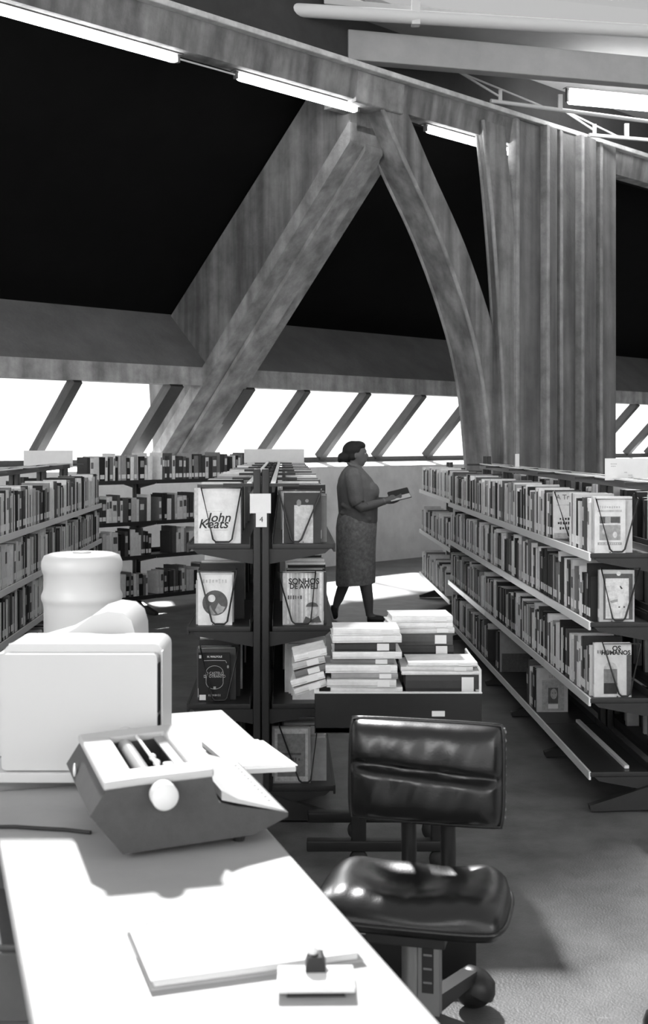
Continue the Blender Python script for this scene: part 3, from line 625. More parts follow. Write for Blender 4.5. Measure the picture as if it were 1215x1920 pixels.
# ------------------------------------------------------------------ typewriter (profile in b,z; extruded along a)
M_TWB = mat('typewriter_body', .06, .55, .12, 40, .08, bscale=300)
M_TWT = mat('typewriter_shell', .50, .5)
tw = thing('typewriter', 'grey electric typewriter with a white platen knob on the desk', 'typewriter', FD @ Vector((.5, 2.7, .75)))
TWa0, TWa1 = 2.50, 2.93
lowp = [(.385, .762), (.66, .775), (.735, .806), (.735, .815), (.62, .838), (.585, .850), (.575, .880), (.57, .905), (.35, .895), (.318, .845)]
notch = lowp[:8]+[(.535, .904), (.530, .845), (.415, .845), (.412, .899)]+lowp[8:]
b = MB(); b.prism(lowp, TWa0, 2.575, FD); b.prism(notch, 2.575, 2.865, FD); b.prism(lowp, 2.865, TWa1, FD)
bm = bmesh.new(); _me = b.mesh('t', M_TWB); bm.from_mesh(_me); bmesh.ops.remove_doubles(bm, verts=bm.verts, dist=1e-5); bm.to_mesh(_me); bm.free()
o = link('body', _me, tw)
b = MB(); ys = [TWa0-.002, 2.575, 2.865, TWa1+.002]; xs = [.345, .412, .535, .574]; zt = [.912, .916, .920, .9215]
g_ = [(x, y, z) for x, z in zip(xs, zt) for y in ys]; gl = [(x, y, z-.018) for x, y, z in g_]
top = [(i*4+j, (i+1)*4+j, (i+1)*4+j+1, i*4+j+1) for i in range(3) for j in range(3) if not (i == 1 and j == 1)]
rim_o = [0, 4, 8, 12, 13, 14, 15, 11, 7, 3, 2, 1]; rim_i = [5, 6, 10, 9]
b.add(g_+gl, top+[tuple(16+q for q in f[::-1]) for f in top]+[(rim_o[k], rim_o[k]+16, rim_o[(k+1) % 12]+16, rim_o[(k+1) % 12]) for k in range(12)]+[(rim_i[k], rim_i[k]+16, rim_i[(k+1) % 4]+16, rim_i[(k+1) % 4]) for k in range(4)], FD)
part('top_shell', b, M_TWT, tw, .005)
b = MB(); b.box((.416, 2.577, .846), (.529, 2.863, .848), FD); part('well', b, M_INK, tw)
b = MB(); b.tube([(.445, 2.58, .893), (.445, 2.86, .893)], .017, 16, FD); part('platen', b, mat('platen_rubber', .35, .35), tw)
b = MB(); b.tube([(.472, 2.58, .914), (.472, 2.86, .914)], .004, 8, FD); part('paper_bail', b, M_STEEL, tw)
for y in (2.61, 2.66):
    b = MB(); b.ball((.474, y, .914), (.008, .014, .008), 10, FD); part('bail_roller', b, M_STEEL, tw)
b = MB(); b.box((.488, 2.585, .90), (.510, 2.625, .912), FD); part('type_head', b, M_STEEL, tw, .004)
b = MB(); b.box((.512, 2.576, .905), (.534, 2.864, .909), FD); part('paper_rest', b, mat('smoked_cover', .4, .3), tw)
b = MB(); b.prism([(.592, .852), (.628, .842), (.728, .8155), (.730, .8185), (.628, .851), (.592, .872)], TWa0+.006, TWa1-.006, FD); part('keyboard_deck', b, M_TWT, tw, .004)
for i in range(4):
    for j in range(11):
        x = .635+i*.023; y = TWa0+.06+j*.03+(i % 2)*.01; z = .8365-(x-.635)*.262
        b = MB(); b.box((x-.008, y-.010, z), (x+.008, y+.010, z+.009), FD); part('key', b, M_TWT, tw, .002, 1)
kn = MB(); Tk = FD @ Matrix.Translation((.463, TWa0+.004, .884)) @ Matrix.Rotation(math.pi/2, 4, 'X')
kn.lathe([(.001, -.02), (.02, -.02), (.02, .012), (.026, .014), (.0275, .018), (.0275, .05), (.025, .054), (.001, .0545)], 28, Tk); part('platen_knob', kn, M_STEEL, tw)
Tk2 = FD @ Matrix.Translation((.463, TWa1-.004, .884)) @ Matrix.Rotation(-math.pi/2, 4, 'X')
kn = MB(); kn.lathe([(.001, -.02), (.02, -.02), (.026, .014), (.0275, .05), (.001, .0545)], 20, Tk2); part('platen_knob', kn, M_STEEL, tw)
b = MB(); b.ball((.322, 2.80, .862), (.004, .012, .016), 10, FD); part('badge', b, M_STRIP, tw)
for x in (.42, .64):
    for y in (2.55, 2.88):
        b = MB(); b.lathe([(.012, 0), (.014, .018)], 10, FD @ Matrix.Translation((x, y, .75))); part('rubber_foot', b, M_INK, tw)
cp_ = [P(170, 1562, 2.66), P(120, 1556, 2.68), P(70, 1556, 2.69), P(30, 1550, 2.70), P(-25, 1552, 2.70)]
cp_ = [Vector((p.x, p.y, .7545)) for p in cp_]+[Vector((-.80, 2.70, .70)), Vector((-.83, 2.72, .02))]
b = MB(); b.tube(cp_, .0045, 8); o = part('power_cord', b, M_INK); tag(o, 'thin dark power cord running off the desk from the typewriter', 'cord')

# ------------------------------------------------------------------ papers and desk things
def slab(name, label, cat, F, lo, hi, m, bevel=.001):
    b = MB(); b.box(lo, hi, F); o = part(name, b, m, None, bevel, 1); base = F @ Vector(((lo[0]+hi[0])/2, (lo[1]+hi[1])/2, lo[2])); o.data.transform(Matrix.Translation(-base)); o.location = base
    return tag(o, label, cat)
Ff = frame((-.268, 1.90, 0), B, A)
fo = thing('folder', 'bulging pale folder of papers on the desk near the clip', 'folder', Ff @ Vector((.18, .12, .75)))
b = MB(); b.box((0, 0, .7505), (.35, .25, .7525), Ff); part('cover', b, mat('folder_card', .5, .7, .08, 8), fo)
b = MB(); b.box((.006, .004, .753), (.342, .244, .764), Ff); part('sheets', b, M_PAPER, fo, .002, 1)
b = MB(); b.box((.0, .0, .765), (.352, .25, .767), Ff); part('cover', b, M_PAPER, fo)
for x0, x1, zz in ((.02, .048, .0), (.058, .086, .0)):
    b = MB(); b.box((x0-.01, .222, .767), (x1-.012, .2255, .7675), Ff); part('print_line', b, M_INK, fo)
sl = slab('paper_sheet', 'white paper sheet half under the folder on the desk', 'paper', frame((-.335, 2.02, 0), Vector((.99, .13, 0)), Vector((-.13, .99, 0))), (0, 0, .7503), (.03, .2, .7506), M_PAPER, 0)
Fc = frame((-.012, 1.87, .75), Vector((.999, .02, 0)), Vector((-.02, .999, 0)))
ck = thing('clip_pad', 'white paper pad with a black spring clip on the desk', 'clip', Fc @ Vector((0, .04, 0)))
b = MB(); b.box((-.06, 0, .010), (.06, .085, .018), Fc); part('pad', b, M_PAPER, ck, .002)
b = MB(); b.box((-.045, .01, 0), (.045, .08, .0101), Fc); part('pad_base', b, M_INK, ck)
b = MB(); b.prism([(-.016, .0), (.016, .0), (.016, .012), (.011, .026), (-.011, .026), (-.016, .012)], .055, .085, Fc @ Matrix.Translation((0, 0, .016))); part('spring_clip', b, M_INK, ck, .003)
for x in (-.010, .010):
    b = MB(); b.tube([(x-.004, .085, .04), (x-.004, .10, .046), (x+.004, .10, .046), (x+.004, .085, .04)], .0018, 6, Fc); part('clip_loop', b, M_STEEL, ck)
b = MB(); b.ball((-.004, .07, .046), .008, 10, Fc); part('clip_boss', b, M_STEEL, ck)
# papers on the side table
Fp = frame((-.224, 3.085, .766), Vector((.985, .17, 0)).normalized(), Vector((-.36, .93, 0)).normalized())
for i, (lab, dx, dy, w, h) in enumerate([('thick paper pad at the bottom of the pile on the side table', 0, 0, .155, .31), ('loose white sheet lying on the paper pad by the typewriter', .012, .006, .15, .28), ('top white sheet with a dark edge on the paper pile', -.004, .012, .12, .26)]):
    z = (.0, .0125, .0145)[i]; b = MB(); b.box((dx, dy, z), (dx+w, dy+h, z+(.012, .0015, .0015)[i]), Fp); o = part('paper_pad' if i == 0 else 'paper_sheet', b, M_PAPER); tag(o, lab, 'paper')

# ------------------------------------------------------------------ white machine, hood, drum
wm = thing('white_machine', 'large white box-shaped machine with a dark slot down its edge on the side table', 'machine', (-.6, 3.06, .765))
def rrect(x0, x1, z0, z1, r, n=5):
    pts = []
    for cx, cz, a0 in ((x1-r, z0+r, -90), (x1-r, z1-r, 0), (x0+r, z1-r, 90), (x0+r, z0+r, 180)):
        for k in range(n+1): a = math.radians(a0+90*k/n); pts.append((cx+r*math.cos(a), cz+r*math.sin(a)))
    return pts
b = MB(); b.prism(rrect(-  .796, -.40, .79, 1.10, .025), 3.05, 3.22, None, 0, True); part('housing', b, M_WHITE, wm, .004)
b = MB(); b.prism(rrect(-.792, -.410, .795, 1.08, .012), 3.012, 3.051); part('front_panel', b, M_WHITE, wm, .006)
for z0, z1 in ((.81, .925), (.935, 1.055)):
    b = MB(); b.box((-.4095, 3.02, z0), (-.4075, 3.0505, z1)); part('slot', b, M_INK, wm)
b = MB(); b.prism(rrect(-.392, -.3905, .79, 1.105, .0005), 2.962, 2.99); 
b = MB(); b.box((-.4015, 3.025, .80), (-.3985, 3.051, 1.085)); part('edge_trim', b, M_WHITE, wm)
b = MB(); b.box((-.83, 3.0, .767), (-.42, 3.21, .792)); part('base', b, M_WHITE, wm, .003)
hd = MB(); hp = [(-.90, .775), (-.500, .775), (-.498, 1.00), (-.502, 1.10), (-.512, 1.135), (-.535, 1.155), (-.575, 1.160), (-.615, 1.148), (-.66, 1.115), (-.71, 1.088), (-.80, 1.062), (-.90, 1.035)]
hd.prism(hp, 3.26, 3.50, None, 0, True); ho = part('moulded_hood', hd, M_WHITE, None, .03, 3); hb = Vector((-.7, 3.37, .775)); ho.data.transform(Matrix.Translation(-hb)); ho.location = hb - Vector((0, 0, .008)); tag(ho, 'white moulded plastic hood rising behind the white machine', 'hood')
b = MB(); b.box((-1.10, 3.90, 0), (-.60, 4.25, .77)); cb = part('cabinet', b, M_DKBOX, None, .005); tag(cb, 'plain dark cabinet under the white drum', 'cabinet')
dr = thing('plastic_drum', 'translucent white ribbed plastic drum behind the white machine', 'drum', (-.803, 4.07, .77))
prof = [(.001, 0), (.115, 0), (.124, .015), (.125, .29), (.129, .306), (.133, .314), (.133, .326), (.127, .340), (.1255, .348), (.1255, .395), (.130, .405), (.133, .418), (.132, .438), (.124, .456), (.105, .463), (.001, .464)]
b = MB(); b.lathe(prof, 40, Matrix.Translation((-.803, 4.07, .77))); part('drum_body', b, mat('milky_plastic', .62, .35), dr)
b = MB(); b.lathe([(.03, .463), (.03, .468), (.001, .469)], 20, Matrix.Translation((-.803, 4.07, .77))); part('cap', b, M_WHITE, dr)

# ------------------------------------------------------------------ book trolley
M_TROL = mat('trolley_enamel', .012, .35, .2, 20)
tr = thing('book_trolley', 'low black book trolley piled with books behind the chair', 'trolley', (.27, 4.75, 0))
X0, X1, Y0, Y1, Z0, Z1 = -.035, .585, 4.55, 5.02, .522, .67
b = MB(); b.box((X0, Y0, Z0), (X1, Y1, Z0+.02)); part('tray_floor', b, M_TROL, tr)
for lo, hi in (((X0, Y0, Z0), (X1, Y0+.015, Z1)), ((X0, Y1-.015, Z0), (X1, Y1, Z1)), ((X0, Y0+.015, Z0), (X0+.015, Y1-.015, Z1)), ((X1-.015, Y0+.015, Z0), (X1, Y1-.015, Z1))):
    b = MB(); b.box(lo, hi); part('tray_side', b, M_TROL, tr, .003, 1)
for lo, hi in (((X0-.002, Y0-.002, Z1), (X1+.002, Y0+.017, Z1+.004)), ((X0-.002, Y0+.017, Z1), (X0+.017, Y1, Z1+.004)), ((X1-.017, Y0+.017, Z1), (X1+.002, Y1, Z1+.004))):
    b = MB(); b.box(lo, hi); part('rim', b, M_STRIP, tr)  # bright rim added to paint the sunlit edge of the tray
b = MB(); b.box((X0+.015, Y0+.015, Z1-.03), (X1-.015, Y1-.015, Z1-.012)); part('shelf', b, M_TROL, tr)
for x in (.13, .43):
    for y in (Y0+.06, Y1-.06):
        b = MB(); b.box((x-.028, y-.02, .10), (x+.028, y+.02, Z0)); part('post', b, M_TROL, tr, .004, 1)
for y in (Y0+.06, Y1-.06):
    b = MB(); b.box((X0-.03, y-.025, .07), (.475, y+.025, .11)); part('base_bar', b, M_TROL, tr, .004, 1)
    for x in (.13, .43):
        b = MB(); b.lathe([(.001, -.012), (.035, -.012), (.035, .012), (.001, .012)], 16, Matrix.Translation((x, y, .035)) @ Matrix.Rotation(math.pi/2, 4, 'X')); part('wheel', b, M_INK, tr)
b = MB(); b.box((.40, Y0-.003, .585), (.448, Y0+.001, .605)); part('label_plate', b, M_PAPER, tr)
b = MB(); b.tube([(X1-.005, Y0+.005, Z1), (X1-.005, Y0+.005, Z1+.085), (X1-.005, Y1-.005, Z1+.085), (X1-.005, Y1-.005, Z1)], .005, 8); part('corner_rail', b, M_STEEL, tr)
IDF = Matrix.Identity(4)
stacks = [ # x, y, [(len, depth, thick, tone, rz)], label stem
 (.15, 4.70, [(.27, .2, .024, 0, .02), (.26, .2, .03, 1, -.02), (.25, .19, .022, 3, .03), (.27, .2, .03, 0, .0), (.24, .18, .022, 4, -.03), (.26, .19, .026, 0, .02), (.23, .17, .034, 6, -.02), (.26, .19, .026, 0, .04), (.25, .18, .022, 0, .02)], 'left-hand pile on the trolley'),
 (.435, 4.70, [(.28, .2, .07, 6, .0), (.29, .2, .014, 0, .01), (.27, .2, .016, 1, -.01), (.26, .19, .014, 0, .02)], 'pile with the big dark volume on the trolley'),
 (.38, 4.905, [(.27, .18, .04, 3, .03), (.26, .18, .03, 5, 0.), (.25, .18, .036, 7, .02), (.24, .18, .04, 6, .04), (.25, .17, .044, 5, -.03), (.26, .18, .022, 1, .05), (.25, .18, .02, 0, .08), (.24, .18, .024, 0, .06)], 'rear pile on the trolley'),
]
onm = ['lowest', 'second', 'third', 'fourth', 'fifth', 'sixth', 'seventh', 'eighth', 'ninth']
for (x, y, bk, stem) in stacks:
    z = Z1-.012; rs = random.Random(int(x*1000))
    for i, (l, d, t, tn, rz) in enumerate(bk):
        flatbook('book', '%s %s book, %s of the %s' % (thick(t), TONES[tn][1], 'topmost' if i == len(bk)-1 else onm[i], stem), IDF, (x+rs.uniform(-.012, .012), y+rs.uniform(-.008, .008), z), (l, d, t), tn, rz, 'books piled on the trolley'); z += t+.0006
for i, (x, z, tl, tn, l, rz) in enumerate([(-.052, .668, .30, 1, .125, .06), (-.054, .6985, .28, 0, .13, -.04), (-.052, .729, .26, 4, .12, .05), (-.056, .7595, .24, 2, .125, .02), (-.054, .790, .22, 0, .125, .06)]):
    flatbook('book', '%s book, %s of the slumped pile hanging over the trolley end' % (TONES[tn][1], ['lowest', 'second', 'third', 'fourth', 'topmost'][i]), IDF, (x, 4.70, z), (l, .18, .026), tn, rz, 'books piled on the trolley', tl*-1)

# ------------------------------------------------------------------ swivel chair
M_LEATH = mat('black_leatherette', .012, .27, .15, 40, .06, bscale=220, spec=.6)
M_CHR = mat('dull_metal', .25, .4, metal=.6)
M_CHAIRB = mat('chair_black', .015, .4)
CC = Vector((.225, 3.15, 0)); ang = math.radians(-14)
FC = Matrix.Translation(CC) @ Matrix.Rotation(ang, 4, 'Z')          # local -y = the way the chair faces
ch = thing('swivel_chair', 'black leatherette swivel chair with tufted backrest beside the desk', 'chair', CC)
def cushion(w, h, depth, creases, nu=36, nv=30, back=.012):
    """front surface puffed towards -y; x in [-w/2,w/2], z in [0,h]"""
    fr, bk = [], []
    for j in range(nv+1):
        z = j/nv
        for i in range(nu+1):
            x = -1+2*i/nu; e = (1-abs(x)**7)*(1-abs(2*z-1)**4)
            d = depth*max(e, 0)**.45
            for (c, sl, wid, amt) in creases:
                d -= depth*amt*math.exp(-((z-c-sl*x)/wid)**2)*max(0, 1-abs(x)**12)
            d += depth*.03*math.sin(9*x+5*z)*e+depth*.02*math.sin(23*x-11*z)*e
            ww = w/2*(1-.03*abs(2*z-1)**4); hh = h*(z-.5)*(1-.02*x**4)+h/2
            fr.append((x*ww, -d, hh)); bk.append((x*ww, back, hh))
    n = nu+1; fs = []
    for j in range(nv):
        for i in range(nu): fs.append((j*n+i, j*n+i+1, (j+1)*n+i+1, (j+1)*n+i))
    N = len(fr); allv = fr+bk; f2 = [tuple(N+q for q in f[::-1]) for f in fs]
    rim = list(range(n))+[j*n+nu for j in range(1, nv+1)]+[nv*n+i for i in range(nu-1, -1, -1)]+[j*n for j in range(nv-1, 0, -1)]
    f3 = [(rim[k], rim[k]+N, rim[(k+1) % len(rim)]+N, rim[(k+1) % len(rim)]) for k in range(len(rim))]
    return allv, fs+f2+f3, [fr[q] for q in rim]
BZ = .560
Tb = FC @ Matrix.Translation((.0, .215, BZ)) @ Matrix.Rotation(math.radians(-4), 4, 'X')
vv, ff, rim = cushion(.425, .275, .075, [(.53, -.05, .045, .55), (.80, .0, .2, .0)])
b = MB(); b.add(vv, ff, Tb, 0, True); bkr = part('backrest', b, M_LEATH, ch)
b = MB(); b.tube(rim[::2], .006, 8, Tb, closed=True); part('piping', b, M_LEATH, bkr)
b = MB(); b.box((-.205, .012, .01), (.205, .045, .265), Tb); part('back_shell', b, M_CHAIRB, bkr, .012)
for sx in (-1, 1):
    b = MB(); b.box((sx*.2095-.003, .018, .012), (sx*.2095+.003, .038, .262), Tb)
    for k in range(11): b.ball((sx*.2135, .028, .022+k*.023), (.004, .006, .006), 8, Tb)
    part('tack_strip', b, M_CHR, bkr)
# seat
def seat_mesh():
    nu, nv = 40, 36; top, bot = [], []
    w, d = .50, .37
    for j in range(nv+1):
        yy = -1+2*j/nv
        for i in range(nu+1):
            xx = -1+2*i/nu
            # rounded-square plan
            k = 1-.10*(abs(xx)**4)*(abs(yy)**4)
            px = xx*w/2*k*(1-.08*max(0, yy)**2); py = yy*d/2*k
            e = max(0, (1-abs(xx)**6)*(1-abs(yy)**6))**.4
            z = .055*e
            z -= .030*math.exp(-((xx/.55)**2+((yy-.15)/.5)**2))              # dished seat
            z += .010*math.exp(-((xx+.75)/.25)**2)*e+.010*math.exp(-((xx-.75)/.25)**2)*e
            z -= .020*max(0, (-yy-.45)/.55)**2*e                              # waterfall front
            z += .0018*math.sin(26*xx)*math.exp(-((yy+.62)/.22)**2)*e         # gathers at the front
            z += .004*math.sin(7*xx+3*yy)*e
            top.append((px, py, z)); bot.append((px*.97, py*.97, -.022))
    n = nu+1; fs = []
    for j in range(nv):
        for i in range(nu): fs.append((j*n+i, j*n+i+1, (j+1)*n+i+1, (j+1)*n+i))
    N = len(top); rim = list(range(n))+[j*n+nu for j in range(1, nv+1)]+[nv*n+i for i in range(nu-1, -1, -1)]+[j*n for j in range(nv-1, 0, -1)]
    return top+bot, fs+[tuple(N+q for q in f[::-1]) for f in fs]+[(rim[k], rim[k]+N, rim[(k+1) % len(rim)]+N, rim[(k+1) % len(rim)]) for k in range(len(rim))], [top[q] for q in rim]
Ts = FC @ Matrix.Translation((.0, .035, .412)) @ Matrix.Rotation(math.radians(1), 4, 'X')
vv, ff, rim = seat_mesh(); b = MB(); b.add(vv, ff, Ts, 0, True); se = part('seat', b, M_LEATH, ch)
b = MB(); b.tube([(x, y, z-.002) for x, y, z in rim[::2]], .006, 8, Ts, closed=True); part('piping', b, M_LEATH, se)
for x in (-.055, .055):
    b = MB(); b.tube([(x, .235, .36), (x, .27, .40), (x, .275, .46), (x, .262, .62), (x, .258, .70)], .0215, 14, FC); part('back_post', b, M_CHAIRB, ch)
b = MB(); b.box((-.10, -.10, .345), (.10, .24, .385), FC); part('seat_plate', b, M_CHAIRB, ch, .004)
b = MB(); b.tube([(0, 0, .10), (0, 0, .35)], .026, 16, FC); part('pedestal', b, M_CHR, ch)
b = MB(); b.box((.02, -.02, .13), (.07, .0, .36), FC); b.box((.07, -.02, .13), (.074, .03, .36), FC); brk = part('height_bracket', b, M_CHR, ch)
b = MB(); b.box((.030, -.0215, .20), (.060, -.0195, .33), FC); part('slot', b, M_INK, brk)
for k in range(3):
    b = MB(); b.box((.034, -.024, .225+k*.035), (.056, -.021, .23+k*.035), FC); part('notch', b, M_CHR, brk)
def ballcaster(p, parent):
    b = MB(); b.ball((p[0], p[1], .052), (.058, .05, .052), 18); c = part('caster', b, M_CHAIRB, parent)
    b = MB(); b.lathe([(.061, .0), (.059, .02), (.046, .044), (.02, .056), (.001, .058)], 20, Matrix.Translation((p[0], p[1], .052)) @ Matrix.Rotation(.5, 4, 'Y')); part('hood', b, M_CHAIRB, c)
a0 = math.atan2(.33, .20)
for k in range(4):
    a = a0+k*math.pi/2; d = Vector((math.cos(a), math.sin(a), 0)); n = Vector((-d.y, d.x, 0)); F = frame(CC+d*.02, d, Vector((0, 0, 1)), d.cross(Vector((0,0,1))))
    b = MB(); F = frame(CC, d, n); b.prism([(.0, .095), (.36, .085), (.36, .115), (.0, .15)], -.022, .022, F); part('base_arm', b, M_CHAIRB, ch, .006)
    ballcaster(CC+d*.385, ch)
b = MB(); b.lathe([(.001, .08), (.05, .08), (.05, .15), (.03, .17), (.001, .17)], 20, Matrix.Translation(CC)); part('hub', b, M_CHAIRB, ch)
ch2 = copy_tree(ch); ch2.location = (1.245, 3.065, 0); ch2['label'] = 'second black swivel chair whose ball caster edges into view on the bare floor'; ch2.rotation_euler = (0, 0, math.radians(93))
b = MB(); b.box((.06, 3.66, 0), (.455, 3.86, .133)); bx = part('floor_box', b, M_CHAIRB, None, .004); bx.data.transform(Matrix.Translation((-.26, -3.76, 0))); bx.location = (.26, 3.76, 0); tag(bx, 'low black box on the floor behind the chair pedestal', 'box')

# ------------------------------------------------------------------ person walking with an open book
M_SKIN = mat('skin', .15, .55, .08, 20)
M_HAIR = mat('hair', .010, .6, .2, 60, .3)
M_SHIRT = mat('shirt_cloth', .17, .85, .15, 14, .2, bscale=60)
M_SKIRT = mat('skirt_cloth', .30, .9, .38, 28, .2, bscale=70)
M_SHOE = mat('shoe_leather', .02, .45)
PX = .02; PY = 10.98
TP = Matrix.Translation((PX, PY, 0))
pe = None
def ell(cx, cy, z, rx, ry, n=20, tw=0.0): return [(cx+rx*math.cos(2*math.pi*k/n+tw), cy+ry*math.sin(2*math.pi*k/n+tw), z) for k in range(n)]
body = MB()
body.loft([ell(.27, 0, .80, .13, .16), ell(.275, 0, .95, .14, .165), ell(.28, 0, 1.10, .15, .165), ell(.265, 0, 1.25, .13, .17), ell(.245, 0, 1.35, .08, .13), ell(.245, 0, 1.40, .05, .06)], TP)
body.tube([(.24, 0, 1.34), (.25, 0, 1.40), (.262, 0, 1.46)], [.062, .054, .056], 14, TP)                 # neck
body.ball((.268, 0, 1.505), (.092, .074, .108), 20, TP)                                              # skull
body.ball((.300, 0, 1.455), (.058, .056, .070), 16, TP)                                              # jaw
body.ball((.318, 0, 1.410), (.030, .030, .022), 12, TP)                                              # chin
body.tube([(.350, 0, 1.510), (.368, 0, 1.485), (.366, 0, 1.470), (.345, 0, 1.462)], [.010, .013, .014, .010], 8, TP)   # nose
body.ball((.350, 0, 1.444), (.015, .024, .008), 10, TP); body.ball((.348, 0, 1.431), (.015, .022, .008), 10, TP)      # lips
body.ball((.345, 0, 1.525), (.020, .052, .010), 10, TP)                                              # brow
for sy in (-1, 1): body.ball((.262, sy*.074, 1.492), (.020, .009, .030), 10, TP)                     # ears
# arms: near arm (-y) reaches forward with the book; far arm supports it
def limb(pts, rad, seg=12): body.tube(pts, rad, seg, TP)
limb([(.235, -.165, 1.31), (.245, -.195, 1.20), (.265, -.205, 1.055), (.30, -.20, 1.03), (.42, -.165, 1.055), (.525, -.13, 1.082)], [.058, .055, .048, .047, .040, .027])
limb([(.235, .165, 1.31), (.26, .195, 1.20), (.295, .20, 1.065), (.33, .19, 1.04), (.44, .13, 1.07), (.535, .06, 1.085)], [.055, .052, .046, .045, .038, .026])
def hand(c, fwd, side, curl):                                                                         # palm, four fingers, thumb
    c, fwd, side = Vector(c), Vector(fwd).normalized(), Vector(side).normalized(); up = fwd.cross(side).normalized()
    body.tube([c-fwd*.012, c+fwd*.02, c+fwd*.055, c+fwd*.075], [.026, .032, .034, .030], 10, TP)
    for i, ln in enumerate((.060, .068, .064, .050)):
        o = c+fwd*.068+side*(.026-.0175*i)
        body.tube([o, o+fwd*ln*.5+up*curl*.010, o+fwd*ln*.85+up*curl*.030, o+fwd*ln*.95+up*curl*.045], [.0095, .009, .0085, .007], 8, TP)
    o = c+fwd*.02+side*.028; body.tube([o, o+side*.022+fwd*.022, o+side*.020+fwd*.052], [.0115, .0105, .008], 8, TP)
hand((.535, -.125, 1.085), (.9, .15, .10), (.0, .6, .8), 1)
hand((.545, .05, 1.085), (.9, -.1, .12), (.0, -.6, .8), -1)
# legs: trailing leg with raised heel, leading leg planted
limb([(.255, .07, .85), (.24, .07, .62), (.205, .075, .46), (.165, .08, .34), (.115, .085, .20), (.088, .085, .135)], [.09, .075, .060, .055, .045, .032])
limb([(.28, -.07, .85), (.30, -.072, .62), (.325, -.076, .46), (.352, -.08, .33), (.372, -.085, .20), (.382, -.085, .09), (.385, -.085, .06)], [.09, .075, .060, .058, .048, .034, .034])
body.tube([(.380, -.085, .05), (.42, -.087, .045), (.49, -.09, .030), (.535, -.092, .022)], [.034, .034, .030, .016], 10, TP)
body.tube([(.086, .085, .13), (.082, .085, .09), (.078, .086, .05), (.082, .086, .022)], [.030, .030, .030, .018], 10, TP)
me = remeshed(body, .0075, 3, 'person', M_SKIN)
pbase = Vector((.30, PY, 0)); me.transform(Matrix.Translation(-pbase)); pe = bpy.data.objects.new('person', me); COL.objects.link(pe); pe.location = pbase
tag(pe, 'person in grey collared shirt and patterned skirt walking while holding an open book', 'person')
for sy in (-1, 1):
    b = MB(); b.ball((.346, sy*.028, 1.503), (.010, .012, .008), 10, TP); part('eye', b, M_STEEL, pe)
    b = MB(); b.ball((.353, sy*.028, 1.503), (.005, .006, .006), 8, TP); part('pupil', b, M_INK, pe)
hair = MB(); hair.ball((.240, 0, 1.530), (.098, .086, .088), 20, TP); hair.ball((.285, 0, 1.572), (.070, .072, .045), 16, TP); hair.ball((.185, 0, 1.475), (.058, .066, .058), 16, TP); hair.ball((.150, -.01, 1.468), (.050, .052, .046), 14, TP); hair.ball((.125, -.012, 1.445), (.026, .03, .026), 12, TP)
hair.ball((.235, -.055, 1.485), (.045, .028, .045), 12, TP); hair.ball((.235, .055, 1.485), (.045, .028, .045), 12, TP)
o = link('hair', remeshed(hair, .008, 2, 'hair', M_HAIR), pe)
sh = MB()
sh.loft([ell(.285, 0, .845, .155, .175), ell(.288, 0, .90, .172, .185), ell(.285, 0, .98, .176, .188), ell(.283, 0, 1.06, .180, .188), ell(.285, 0, 1.13, .188, .190), ell(.275, 0, 1.20, .183, .192), ell(.258, 0, 1.28, .150, .190), ell(.246, 0, 1.335, .112, .150), ell(.244, 0, 1.375, .078, .090), ell(.250, 0, 1.40, .062, .066)], TP)
sh.ball((.40, -.075, 1.165), (.075, .085, .085), 14, TP); sh.ball((.40, .075, 1.165), (.075, .085, .085), 14, TP)
for sy, ex in ((-1, .265), (1, .29)): sh.tube([(.232, sy*.125, 1.335), (.236, sy*.172, 1.29), (.248, sy*.200, 1.20), (ex-.003, sy*.208, 1.085), (ex+.012, sy*.206, 1.062)], [.070, .075, .070, .066, .062], 14, TP)
for (x0, y0, z0, x1, y1, z1) in ((.12, -.1, .98, .40, -.16, .92), (.13, -.12, 1.05, .35, -.18, .98), (.3, -.16, 1.12, .42, -.12, 1.02)): sh.tube([(x0, y0, z0), ((x0+x1)/2, y0-.055, (z0+z1)/2-.01), (x1, y1, z1)], .016, 6, TP)
o = link('shirt', remeshed(sh, .009, 4, 'shirt', M_SHIRT), pe)
cl = MB()
for sy in (-1, 1): cl.tube([(.192, sy*.02, 1.415), (.215, sy*.062, 1.408), (.262, sy*.072, 1.392), (.318, sy*.045, 1.352), (.335, sy*.02, 1.335)], [.014, .019, .020, .019, .010], 8, TP)
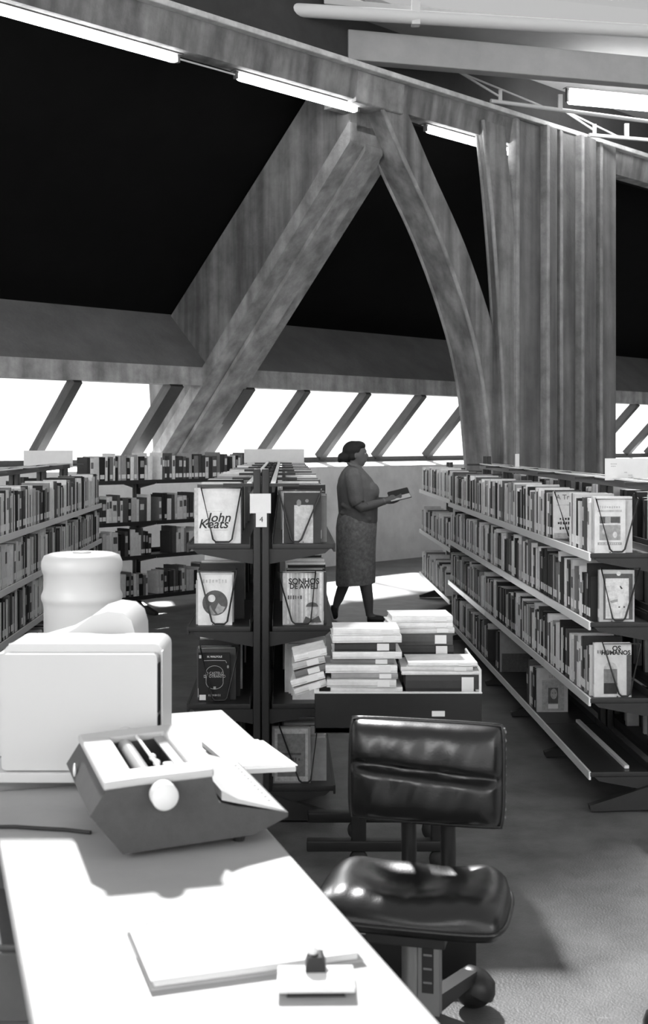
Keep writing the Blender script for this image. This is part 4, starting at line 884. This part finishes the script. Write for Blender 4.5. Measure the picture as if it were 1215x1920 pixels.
o = link('collar', remeshed(cl, .006, 1, 'collar', M_SHIRT), pe)
def skr(cx, z, rx, ry, amp):
    n = 48; return [(cx+rx*math.cos(a)*(1+amp*math.sin(9*a+1.3)), ry*math.sin(a)*(1+amp*math.sin(9*a)), z+.012*math.cos(a)) for a in [2*math.pi*k/n for k in range(n)]]
sk_ = MB(); sk_.loft([skr(.258, .335, .172, .185, .035), skr(.259, .345, .176, .188, .035), skr(.262, .45, .176, .190, .03), skr(.262, .60, .176, .19, .02), skr(.266, .74, .180, .198, .012), skr(.27, .86, .184, .195, .006), skr(.27, .94, .172, .18, .003), skr(.27, 1.0, .155, .17, 0)], TP, caps=True)
part('skirt', sk_, M_SKIRT, pe)
for nm, pts, rr in (('shoe', [(.362, -.085, .035), (.39, -.085, .036), (.43, -.087, .036), (.49, -.09, .028), (.545, -.092, .018), (.555, -.092, .016)], [.030, .038, .038, .037, .026, .010]),
                    ('shoe', [(.094, .085, .128), (.076, .085, .118), (.070, .086, .075), (.076, .086, .040), (.088, .086, .017), (.092, .086, .012)], [.018, .036, .037, .034, .022, .010])):
    s_ = MB(); s_.tube(pts, rr, 12, TP); link(nm, remeshed(s_, .006, 2, 'shoe', M_SHOE), pe)
b = MB(); b.tube([(.505, -.135, 1.078), (.517, -.132, 1.081)], .031, 14, TP); part('wristwatch', b, M_CHR, pe)
ob = thing('open_book', 'open book held in the walking person\'s hands', 'book', (PX+.66, PY-.03, 1.11))
Tbk = TP @ Matrix.Translation((.655, -.04, 1.118)) @ Matrix.Rotation(math.radians(-14), 4, 'Y')
for sy, m in ((-1, M_PAPER), (1, MG[0])):
    Tq = Tbk @ Matrix.Rotation(math.radians(10 if sy < 0 else 24), 4, 'X')
    b = MB(); b.box((-.09, min(0, sy*.125), .002), (.09, max(0, sy*.125), .012), Tq); part('pages', b, m, ob, .002, 1)
    b = MB(); b.box((-.095, min(0, sy*.13), -.002), (.095, max(0, sy*.13), .002), Tq); part('cover', b, M_INK, ob)
